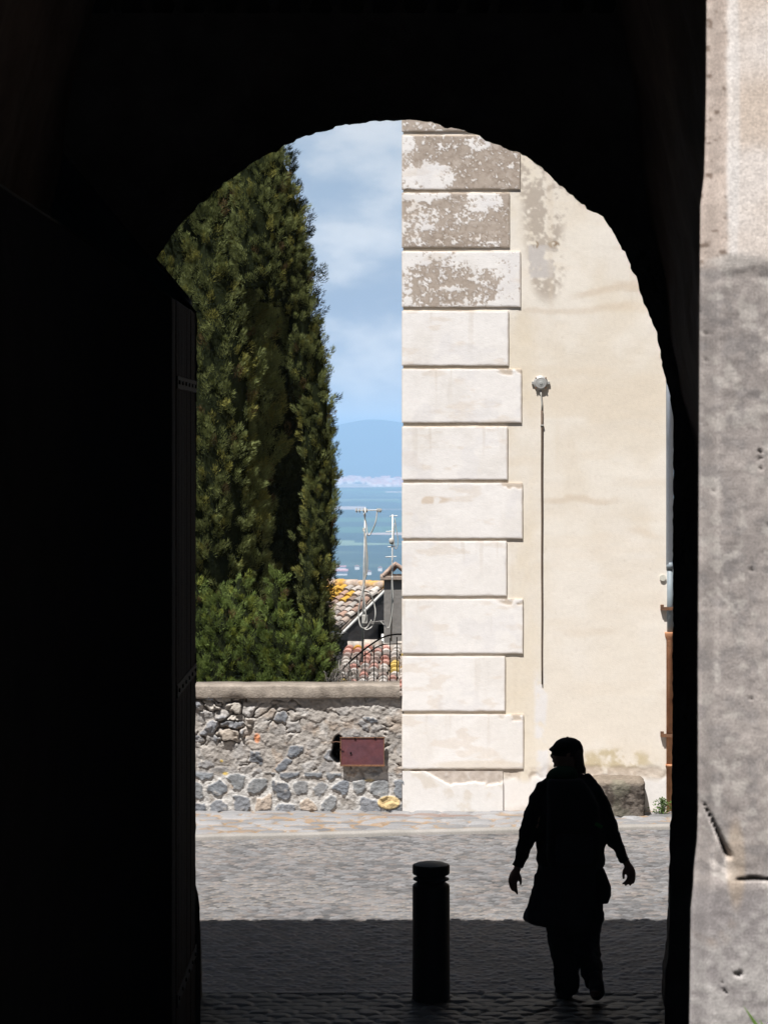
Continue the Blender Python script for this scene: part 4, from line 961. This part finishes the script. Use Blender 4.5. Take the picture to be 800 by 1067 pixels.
s = shape('downpipe', M['galv'], hs, smooth=True); pp = Bp-u_*.08-g_*.12; s.tube([pp+Vector((0,0,-.75)), pp+Vector((0,0,-1.6))], .03, 8); s.done()

# chimney with a tiled cap
cD = 46.0; ch = empty('chimney_stack', P(412, 640, cD), 'grey rendered chimney with a small tiled cap beside the white corner', 'chimney')
s = shape('stack', M['graywall'], ch, bevel=.01); s.box(((X(400,cD)+X(442,cD))/2, cD+.3, (Z(603,cD)+Z(700,cD))/2), (X(442,cD)-X(400,cD), .6, Z(603,cD)-Z(700,cD))); s.done()
s = shape('cornice', mk('cornice_stone', (.28,.22,.18), var=.3, scale=15), ch, bevel=.012); s.box(((X(396,cD)+X(446,cD))/2, cD+.3, (Z(600,cD)+Z(604.5,cD))/2), (X(446,cD)-X(396,cD), .74, Z(600,cD)-Z(604.5,cD))); s.done()
s = shape('cap_tile', mk('cap_terracotta', (.42,.3,.24), var=.45, scale=16, base2=(.34,.25,.2)), ch, bevel=.006)
for (a, b, e, f) in ((399,600,411,588), (411,587,430,600), (403,600,413,590), (414,589,426,600)):
    dyy = .0 if a in (399, 411) else .45
    p0, p1 = P(a, b, cD-.05+dyy), P(e, f, cD-.05+dyy); s.tube([p0, p1], .035, 8)
for k in range(4):
    y_ = cD-.03+k*.18; s.box((X(405.5,cD), y_+.06, Z(594.5,cD)), (.27,.15,.03), Matrix.Rotation(R(-45), 3, 'Y')); s.box((X(419.5,cD), y_+.06, Z(594.5,cD)), (.34,.15,.03), Matrix.Rotation(R(38), 3, 'Y'))
s.done()
# lower pink roof
lr = empty('lower_roof', (.2, 40, -1), 'pinkish grey tile roof with orange lichen just below the railing', 'roof')
lo_ = P(352, 738, 38.6); up_ = P(366, 675, 42.0); vdir = Vector((.12, up_.y-lo_.y, up_.z-lo_.z))
tiles('tile_field', lo_+Vector((-.08,0,0)), Vector((1,-.02,0)), vdir, 13, 15, .14, vdir.length/12.4, lr, 8, PAL2, lambda i, j, r: r.random() < .13)
s = shape('gable_end', M['darkrender'], lr)
s.bm.faces.new([s.bm.verts.new(v) for v in (lo_+Vector((-.1,0,-.12)), up_+Vector((-.02,0,-.12)), up_+Vector((-.02,0,-2.5)), lo_+Vector((-.1,0,-2.5)))]); s.done()
s = shape('roof_wall', M['darkrender'], lr); s.box((1.0, 42.4, up_.z-1.6), (3.0, .3, 3.1)); s.done()
s = shape('ridge', mk('mossy_ridge', (.3,.27,.24), var=.5, scale=12, base2=(.42,.36,.3)), lr, smooth=True)
for k in range(9): a = up_+Vector((-.05+k*.24, .05, -.0+.03*math.sin(k*2.1))); s.tube([a, a+Vector((.26,0,.012))], [.095,.08], 10)
s.done()

# aerial masts with loose cable
def cat(s, pts, r, n=10, seg=6):
    P_ = [Vector(p) for p in pts]; P_ = [P_[0]*2-P_[1]]+P_+[P_[-1]*2-P_[-2]]; out = []
    for i in range(1, len(P_)-2):
        for k in range(n):
            t = k/n; a, b, c, d = P_[i-1:i+3]
            out.append(.5*((2*b)+(c-a)*t+(2*a-5*b+4*c-d)*t*t+(3*b-a-3*c+d)*t**3))
    out.append(P_[-2]); s.tube(out, r, seg)
aD = 38.2
am = empty('aerial_mast', P(379, 690, aD), 'tall aerial mast with a cross bar and looping pale cables above the roofs', 'aerial')
s = shape('pole', M['galv'], am, smooth=True); s.tube([P(377.5,690,aD), P(379,600,aD), P(380.5,529,aD)], [.014,.012,.009], 8); s.done()
s = shape('cross_bar', M['galv'], am); s.tube([P(370,532,aD), P(398,531.5,aD)], .007, 6)
for a in (371.5, 374.5, 379, 382, 393, 396): s.tube([P(a,531.5,aD)-Vector((0,.1,0)), P(a,531.5,aD)+Vector((0,.1,0))], .010, 6); s.tube([P(a,529.8,aD), P(a,534,aD)], .012, 6)
s.box(P(395.5,531.5,aD), (.05,.05,.04)); s.done()
s = shape('junction_box', M['cable'], am, bevel=.01); s.box(P(380,645,aD)-Vector((0,.05,0)), (.075,.06,.12)); s.done()
s = shape('amplifier', M['cable'], am, bevel=.008); s.box(P(379.2,552,aD)-Vector((0,.03,0)), (.035,.04,.05)); s.done()
s = shape('cable', M['cable'], am, smooth=True)
def w_(*a): return [P(x, y, aD-.06-.03*(i % 2)) for i, (x, y) in enumerate(a)]
cat(s, w_((393,533),(391,545),(386,556),(383,557),(381.5,546),(379,535)), .0085)
cat(s, w_((379.5,552),(381.5,580),(380,605),(376,622),(373.5,640),(376,653),(382,654),(387,646)), .0095)
cat(s, w_((381,556),(383,590),(379,612),(381,640),(379,652)), .008)
cat(s, w_((379,615),(385,617.5),(390,630),(391,642),(388,652),(383,656),(379,655)), .009); s.done()
bD = 38.6
am2 = empty('aerial_mast', P(409, 665, bD), 'shorter aerial mast with a white insulator close to the white corner', 'aerial')
s = shape('pole', M['galv'], am2, smooth=True); s.tube([P(407.5,668,bD), P(408.5,600,bD), P(409,536,bD)], [.012,.010,.009], 8); s.done()
for (yy, a, b) in ((538,406,414), (554,402,411), (570,404,412), (580.5,401.5,413)): s = shape('cross_bar', M['galv'], am2); s.tube([P(a,yy,bD), P(b,yy-.6,bD)], .0065, 6); s.done()
s = shape('insulator', M['cable'], am2, smooth=True); s.tube([P(407.8,567,bD), P(408,565.5,bD), P(408,562,bD), P(407.8,560.5,bD)], [.02,.036,.036,.02], 12); s.done()
s = shape('cable', M['cable'], am2, smooth=True)
cat(s, [P(x, y, bD-.05) for x, y in ((411,540),(413.5,555),(414.5,566),(412,572),(410,560),(411,545))], .006)
cat(s, [P(x, y, bD-.05) for x, y in ((408.5,600),(409.5,625),(407.5,645),(405,654),(400,651),(396,647))], .0075); s.done()

# railing on the garden side of the wall
rl = empty('iron_railing', P(390, 715, 28.6), 'thin curved iron railing behind the wall coping', 'railing')
rD = 28.6
for xx in (364, 372, 380.5, 389.5, 398.5, 406.5, 413.5):
    top = np.interp(xx, [360,395,405,420], [690,667,663,661]); s = shape('bar', M['iron'], rl); s.tube([P(xx, 735, rD), P(xx, top+2, rD)], .0055, 6); s.done()
s = shape('top_rail', M['iron'], rl, smooth=True); cat(s, [P(x, y, rD) for x, y in ((352,704),(362,692),(378,678),(392,668),(402,663),(412,661),(424,661))], .009); cat(s, [P(x, y, rD) for x, y in ((378,684),(395,673),(408,671),(424,671))], .006); s.done()
# dry bramble tangle
def bramble():
    s = shape('dry_bramble', mk('dry_stem', (.2,.185,.17), var=.3, scale=30)); rg = random.Random(5)
    for k in range(70):
        x0 = rg.uniform(342, 372); p0 = P(x0, 722, 28.5+rg.uniform(-.1,.2)); a = rg.uniform(-14, 20); h = rg.uniform(8, 36)*(1-abs(x0-357)/40)
        p1 = P(x0+a*.5, 722-h, 28.5+rg.uniform(-.1,.1)); p2 = P(x0+a, 722-h*rg.uniform(.3,1), 28.5); cat(s, [p0, p1, p2], .0028, 4, 4)
    return s.done()
tag(bramble(), 'tangle of dry grey bramble stems at the end of the coping railing', 'bramble')

# ================================================================== things far out on the plain
def fbox(bm, x, y, z, sx, sy, sz): r = bmesh.ops.create_cube(bm, size=1.0); bmesh.ops.transform(bm, matrix=Matrix.Translation((x, y, z+sz/2)) @ Matrix.Diagonal((sx, sy, sz, 1)), verts=r['verts'])
def town():
    V, C, Fq = [], [], []; rg = random.Random(4)
    cube = [(-1,-1,0),(1,-1,0),(1,1,0),(-1,1,0),(-1,-1,1),(1,-1,1),(1,1,1),(-1,1,1),(-1,0,1.45),(1,0,1.45)]
    fc = [(0,1,5,4),(1,2,6,5),(2,3,7,6),(3,0,4,7)]; rf = [(4,5,9,8),(6,7,8,9)]
    for k in range(620):
        band = rg.random(); px = rg.uniform(250, 520)
        if band < .72: d = rg.gauss(16200, 450); h = rg.uniform(8, 18)
        elif band < .86: d = rg.gauss(18300, 150); px = rg.choice([rg.uniform(380, 396), rg.gauss(395, 6)]); h = rg.uniform(8, 20)
        else: d = rg.gauss(15000, 200); px = rg.uniform(385, 430); h = rg.uniform(8, 14)
        x = (px-CX)/F*d; w = rg.uniform(6, 16); l = rg.uniform(6, 20); b = len(V)
        wc = rg.choice([(.8,.72,.66),(.7,.55,.48),(.6,.42,.36),(.8,.76,.7)]); rc = rg.choice([(.5,.2,.14),(.42,.22,.16),(.55,.34,.28)])
        for (p, q_, r_) in cube: V.append((x+p*w, d+q_*l, -250+r_*h)); C.append(wc if r_ < 1 else (np.array(wc)+rc)/2 if r_ == 1 else rc)
        for f in fc+rf: Fq.append(tuple(b+i for i in f))
    return npmesh('distant_town', V, Fq, mk('town_walls', attr='col', var=.05, scale=.01, bump=0), None, np.array([np.array(c) for c in C]), smooth=False)
tag(town(), kind='stuff')
wd = 5350.; wh = empty('warehouse', (X(353,wd), wd, -250), 'wide pale warehouse with a pink roof on the far plain left of the aerials', 'warehouse')
s = shape('wall', mk('far_white', (.8,.78,.76)), wh); s.box((X(353.5,wd), wd, -250+6), (24, 26, 12)); s.box((X(350,wd), wd-60, -250+3.5), (44, 50, 7)); s.done()
s = shape('roof', mk('far_pink', (.5,.27,.27)), wh); s.box((X(350,wd), wd-60, -250+8.2), (47, 54, 2)); s.box((X(353.5,wd), wd, -250+12.7), (26, 28, 1.2)); s.done()
fh = None
for i, (px, py, w, lab) in enumerate(((372,593.5,9,'small white farmhouse on the plain just right of the warehouse'), (383.5,599,12,'low pale farm shed on the plain behind the tall aerial'), (345,603,10,'pale farm shed on the plain near the cypress edge'), (396,595,8,'small white farmhouse on the plain between the two aerials'))):
    d = 253.6*F/(py-HY); e = empty('farmhouse', (X(px,d), d, -250), lab, 'farmhouse', 'farm buildings on the plain')
    s = shape('wall', mk('farm_white', (.78,.75,.7)), e); s.box((X(px,d), d, -250+3.2), (w, w*.8, 6.4)); s.done()
    s = shape('roof', mk('farm_roof', (.42,.24,.18)), e); x = X(px, d); h2 = w*.4
    s.ext([(x-w/2-.6,-243.6),(x+w/2+.6,-243.6),(x,-241.2)], d-h2-.6, d+h2+.6); s.done()
d = 21000.; cs = shape('smokestack', mk('pale_concrete', (.75,.74,.72)), smooth=True); cs.tube([(X(412.5,d), d, -250), (X(412.5,d), d, -250+190)], [9,6.5], 16)
tag(cs.done(), 'very tall thin pale smokestack standing alone far out in the haze', 'smokestack')

# ================================================================== haze, sky, sun
HAZE_D = 1.0e-4
def haze():
    s = shape('haze', None); x0, x1, y0, y1, z0, z1 = -12500, 12500, -75, 61000, -258, 140
    s.box(((x0+x1)/2, (y0+y1)/2, (z0+z1)/2), (x1-x0, y1-y0, z1-z0)); o = s.done()
    m = bpy.data.materials.new('haze_air'); m.use_nodes = True; N = m.node_tree.nodes; N.clear()
    out = N.new('ShaderNodeOutputMaterial'); v = N.new('ShaderNodeVolumePrincipled')
    v.inputs['Color'].default_value = (.42,.66,.98,1); v.inputs['Density'].default_value = HAZE_D; v.inputs['Anisotropy'].default_value = -.2
    m.node_tree.links.new(v.outputs[0], out.inputs['Volume']); o.data.materials.append(m)
    return o
tag(haze(), kind='stuff')

w = bpy.data.worlds.new('World'); sc.world = w; w.use_nodes = True; N = w.node_tree.nodes; L = w.node_tree.links
bg = N['Background']; bg.inputs['Strength'].default_value = .05
sky = N.new('ShaderNodeTexSky'); sky.sky_type = 'NISHITA'; sky.sun_disc = False
sky.sun_elevation = R(SUN_EL); sky.sun_rotation = R(180+SUN_AZ); sky.altitude = 300; sky.air_density = 1.0; sky.dust_density = .6; sky.ozone_density = 1.5
tc = N.new('ShaderNodeTexCoord'); mp = N.new('ShaderNodeMapping'); mp.inputs['Scale'].default_value = (1, 1, 1.9); mp.inputs['Location'].default_value = (.02, 0, .013)
L.new(tc.outputs['Generated'], mp.inputs[0])
n = N.new('ShaderNodeTexNoise'); n.inputs['Scale'].default_value = 16; n.inputs['Detail'].default_value = 7; n.inputs['Roughness'].default_value = .52; L.new(mp.outputs[0], n.inputs['Vector'])
cr = N.new('ShaderNodeMapRange'); cr.interpolation_type = 'SMOOTHSTEP'; cr.inputs['From Min'].default_value = .40; cr.inputs['From Max'].default_value = .62; cr.inputs['To Max'].default_value = .85; L.new(n.outputs['Fac'], cr.inputs[0])
mx = N.new('ShaderNodeMix'); mx.data_type = 'RGBA'; sx = N.new('ShaderNodeSeparateXYZ'); L.new(tc.outputs['Generated'], sx.inputs[0])
hz = N.new('ShaderNodeMapRange'); hz.interpolation_type = 'SMOOTHSTEP'; hz.inputs['From Min'].default_value = .32; hz.inputs['From Max'].default_value = .0; L.new(sx.outputs['Z'], hz.inputs[0])
low = N.new('ShaderNodeMix'); low.data_type = 'RGBA'; L.new(hz.outputs[0], low.inputs[0]); L.new(sky.outputs[0], low.inputs[6]); low.inputs[7].default_value = (4.7, 6.1, 8.2, 1)
cl = N.new('ShaderNodeMix'); cl.data_type = 'RGBA'; L.new(hz.outputs[0], cl.inputs[0]); cl.inputs[6].default_value = (5, 5.2, 5.5, 1); cl.inputs[7].default_value = (10.2, 10.9, 11.7, 1)
L.new(cr.outputs[0], mx.inputs[0]); L.new(low.outputs[2], mx.inputs[6]); L.new(cl.outputs[2], mx.inputs[7])
L.new(mx.outputs[2], bg.inputs['Color'])

sl = bpy.data.lights.new('sun', 'SUN'); sl.energy = 5.0; sl.angle = R(.53); sl.color = (1.0, .96, .915)
so = bpy.data.objects.new('sun', sl); COL.objects.link(so)
dirv = Vector((math.sin(R(SUN_AZ))*math.cos(R(SUN_EL)), math.cos(R(SUN_AZ))*math.cos(R(SUN_EL)), -math.sin(R(SUN_EL))))
so.rotation_euler = dirv.to_track_quat('-Z', 'Y').to_euler(); so.location = (-10, -15, 40)

cam = bpy.data.cameras.new('camera'); co = bpy.data.objects.new('camera', cam); COL.objects.link(co)
co.location = (0, 0, HC); co.rotation_euler = (R(90), 0, 0)
cam.sensor_fit = 'VERTICAL'; cam.sensor_height = 36; cam.sensor_width = 27; cam.lens = F/1067*36
cam.shift_y = -(533.5-HY)/1067; cam.clip_start = .1; cam.clip_end = 150000
cam.dof.use_dof = True; cam.dof.focus_distance = 25.5; cam.dof.aperture_fstop = 9
sc.camera = co
sc.view_settings.view_transform = 'Standard'; sc.view_settings.look = 'None'; sc.view_settings.gamma = 1; sc.view_settings.use_curve_mapping = False
sc.view_settings.exposure = .72
sc.cycles.max_bounces = 6; sc.cycles.volume_bounces = 2; sc.cycles.use_denoising = True
